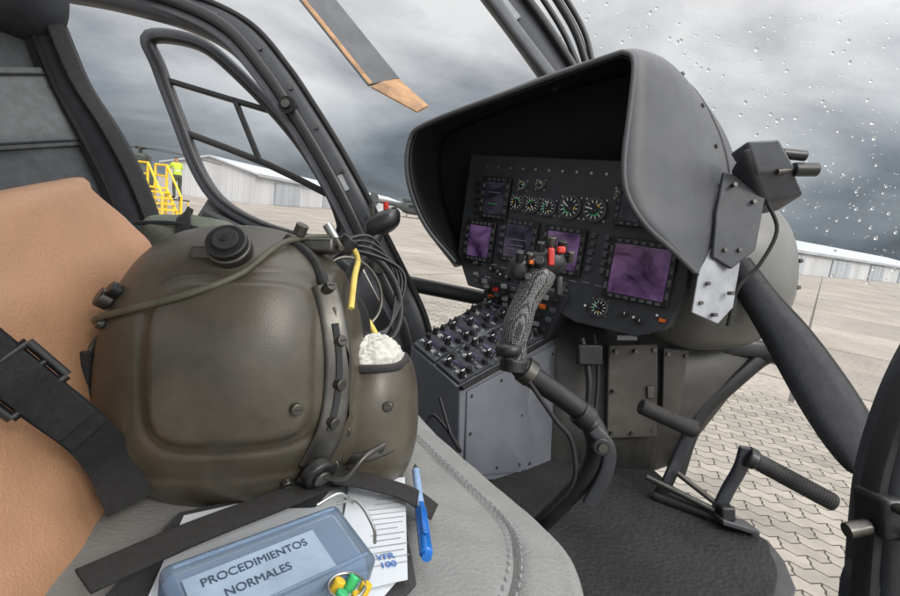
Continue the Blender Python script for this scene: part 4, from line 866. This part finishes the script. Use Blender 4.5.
# ================================================================= LOOSE ITEMS NEAR HELMET
vb=empty('night_vision_visor_frame',D(-.12,.7,.0))
def ell(cx,cz,rx,rz,y,tilt=0,n=12):
    out=[]
    for k in range(n):
        a=2*math.pi*k/n; x=rx*math.cos(a); z=rz*math.sin(a); out.append(D(cx+x*math.cos(tilt)-z*math.sin(tilt),y+.02*math.cos(a),cz+x*math.sin(tilt)+z*math.cos(tilt)))
    return out
sweep('ring_outer',ell(-.125,-.002,.052,.072,.70,.35),.010,.018,M_black,vb,closed=True)
sweep('ring_inner',ell(-.135,.008,.036,.050,.69,.35),.005,.008,M_dmetal,vb,closed=True)
tube('yellow_cord',DL([(-.150,.60,.05),(-.148,.60,.025),(-.130,.61,.0),(-.105,.62,-.025),(-.090,.62,-.05),(-.085,.61,-.065)]),.0038,M_ycord,vb,n=8)
tube('yellow_cord_b',DL([(-.155,.60,.055),(-.160,.63,.03),(-.17,.64,-.01),(-.175,.64,-.04)]),.003,M_ycord,vb,n=8)
for k in range(4):
    tube('loop_wire_%d'%k,DL([(-.16-.01*k,.66,.07),(-.11,.70,.085-.008*k),(-.08+.005*k,.72,.03),(-.085,.70,-.04),(-.12,.68,-.08+.01*k)]),.0025,M_black,vb,n=8)
cv=empty('collective_lever',D(-.1,.95,.05))
tube('lever_tube',DL([(-.24,.92,-.08),(-.19,.93,.03),(-.155,.94,.09),(-.135,.95,.13)]),[.012,.013,.014],M_black,cv)
superell('lever_head',D(-.128,.95,.142),(RT+UP*.4,CF,UP),(.036,.03,.022),2.8,M_black,cv,32,20)
for i,(x,z) in enumerate(((-.145,.163),(-.12,.168),(-.105,.158))): cyl('lever_switch_%d'%i,D(x,.94,z-.01),D(x,.935,z+.012),.005,[M_dmetal,M_red,M_black][i],cv)
# ================================================================= SEAT BELT
sb=empty('seat_belt',D(-.3,.36,-.1))
pts=[D(-.345,.33,-.005),D(-.315,.345,-.042),D(-.295,.365,-.075),D(-.283,.39,-.105),D(-.278,.41,-.135),D(-.262,.41,-.170)]
sweep('webbing',pts,.034,.003,M_web,sb,hint=(RT*.6-CF*.8+UP*.2))
sweep('webbing_fold',[q+RT*.006-CF*.006 for q in pts[:4]],.030,.003,M_web,sb,hint=(RT*.5-CF*.8+UP*.3))
bx=(pts[1]-pts[2]).normalized(); bn=(RT*.6-CF*.8+UP*.2).normalized(); by=bn.cross(bx)
cbk=(pts[1]*.5+pts[2]*.5)+bn*.007
for s_ in(-1,1):
    cyl('buckle_bar_%d'%s_,cbk+bx*.017*s_-by*.021,cbk+bx*.017*s_+by*.021,.0035,M_black,sb); cyl('buckle_side_%d'%s_,cbk+by*.021*s_-bx*.017,cbk+by*.021*s_+bx*.017,.0035,M_black,sb)
cyl('buckle_mid',cbk-by*.021,cbk+by*.021,.003,M_black,sb)
sweep('webbing_loop',[cbk+bx*.02-bn*.002,cbk+bn*.010,cbk-bx*.02+bn*.006,cbk-bx*.05+bn*.002],.030,.003,M_web,sb,hint=bn)
sweep('lap_strap',DL([(-.27,.36,-.26),(-.24,.40,-.235),(-.20,.43,-.225)]),.04,.004,M_web,sb,hint=UP)
sweep('lap_strap_b',DL([(-.255,.33,-.27),(-.225,.37,-.25),(-.19,.40,-.24)]),.03,.004,M_web,sb,hint=UP)
# ================================================================= ITEMS ON SEAT
HX=lambda x,y,z:Vector((x,y,SZ+z))
kb=empty('knee_board',HX(-.1,.42,.02))
prism('board',[HX(-.205,.385,.018),HX(-.035,.508,.018),HX(.003,.34,.018),HX(-.05,.24,.018),HX(-.20,.22,.018)],Z*.004,M_dfab,kb,.001)
prism('paper_sheet',[HX(-.197,.378,.0235),HX(-.045,.490,.0235),HX(-.008,.345,.0235),HX(-.05,.25,.0235),HX(-.165,.26,.0235)],Z*.001,M_paper,kb,0)
prism('paper_sheet_b',[HX(-.075,.455,.027),HX(-.022,.478,.027),HX(-.004,.335,.027),HX(-.055,.31,.027)],Z*.001,M_paper,kb,0)
xl=(Vector((-.022,.478,0))-Vector((-.075,.455,0))).normalized(); yl=Vector((-xl.y,xl.x,0))
for k in range(16):
    box('text_line_%d'%k,HX(-.038+.0012*k,.455-.0072*k,.0287),(xl,yl,Z),(.036*random.uniform(.4,1),.0006,.0003),M_ring,kb,0)
text('sheet_heading','VFR\n100',HX(-.022,.350,.0292),xl,yl,.009,M_blue,kb)
cyl('clip_bar',HX(-.09,.465,.03),HX(-.04,.495,.03),.004,M_metal,kb)
el=empty('elastic_strap',HX(-.08,.42,.03))
sweep('strap_long',[HX(-.205,.275,.045),HX(-.165,.33,.046),HX(-.125,.382,.044),HX(-.09,.432,.040),HX(-.05,.485,.030)],.028,.003,M_web,el,hint=Z)
sweep('strap_cross',[HX(-.085,.425,.050),HX(-.05,.432,.044),HX(-.015,.435,.036),HX(.012,.430,.024)],.026,.003,M_web,el,hint=Z)
pb=empty('checklist_box',HX(-.09,.30,.04))
c0=HX(-.094,.302,.044); ux=(Vector((.70,.71,0))).normalized(); uy=Vector((-ux.y,ux.x,0)); tl_=(Z*.97-uy*.20).normalized()
uy2=tl_.cross(ux)
box('box_body',c0,(ux,uy2,tl_),(.128,.062,.026),M_clear,pb,.006)
box('box_insert',c0-tl_*.005,(ux,uy2,tl_),(.118,.052,.010),mat('box_insert',(.16,.24,.36),.5,0,10,.25),pb,.002)
box('box_card',c0+tl_*.0142-uy2*.006-ux*.012,(ux,uy2,tl_),(.088,.036,.001),mat('pale_card',(.27,.35,.45),.4,0,15,.18),pb,0)
for s_ in(-1,1): box('box_ridge_%d'%s_,c0+tl_*.0135+uy2*.024*s_,(ux,uy2,tl_),(.116,.003,.003),M_clear,pb,.001)
M_ink=mat('label_ink',(.03,.05,.09),.6)
text('label_a','PROCEDIMIENTOS',c0+tl_*.0150+uy2*.004-ux*.012,ux,uy2,.0085,M_ink,pb); text('label_b','NORMALES',c0+tl_*.0150-uy2*.009-ux*.016,ux,uy2,.0085,M_ink,pb)
tube('wire_bail',[c0+ux*.060+uy2*.026+tl_*.016,c0+ux*.073+uy2*.018+tl_*.020,c0+ux*.075-uy2*.005+tl_*.014,c0+ux*.066-uy2*.02+tl_*.016],.0013,M_metal,pb)
tube('wire_bail_b',[c0+ux*.045+uy2*.030+tl_*.017,c0+ux*.065+uy2*.031+tl_*.020,c0+ux*.077+uy2*.026+tl_*.010],.0013,M_metal,pb)
pn=empty('blue_pen',HX(0,.42,.03))
pa,pb_=HX(-.012,.49,.030),HX(.008,.362,.030)
dn=(pb_-pa).normalized()
cyl('barrel',pa,pa+dn*.08,.0042,mat('pen_clear',(.35,.5,.75),.15,coat=1),pn,bev=.001); cyl('cap',pa+dn*.07,pb_,.0055,M_blue,pn,bev=.0015); cyl('cap_end',pb_,pb_+dn*.004,.004,M_blue,pn); box('clip',pa+dn*.09+Z*.007,(dn,Z,dn.cross(Z)),(.045,.0015,.004),M_blue,pn,.0005)
cyl('tip',pa,pa-dn*.012,.004,M_metal,pn,r1=.001)
kt=empty('key_fob',HX(-.04,.30,.04))
for i,(x,y,m_) in enumerate(((-.052,.296,M_yellow),(-.043,.302,M_green),(-.034,.296,M_yellow),(-.048,.286,M_green),(-.038,.286,M_yellow))):
    cyl('bead_%d'%i,HX(x,y,.040),HX(x+.004,y+.003,.050),.0040,m_,kt,seg=14,bev=.001)
tube('key_ring',[HX(-.043+.012*math.cos(a),.294+.012*math.sin(a),.050) for a in [k*math.pi/4 for k in range(8)]],.0012,M_metal,kt,closed=True)
# ================================================================= CAMERA
cam=bpy.data.cameras.new('camera'); co=bpy.data.objects.new('camera',cam); bpy.context.collection.objects.link(co)
cam.lens=20; cam.sensor_width=36; cam.clip_start=.02; cam.clip_end=6000
mw=Matrix((RT,UP,-CF)).transposed().to_4x4(); mw.translation=O; co.matrix_world=mw
bpy.context.scene.camera=co
sc=bpy.context.scene; sc.view_settings.view_transform='Standard'; sc.view_settings.look='None'; sc.view_settings.exposure=0
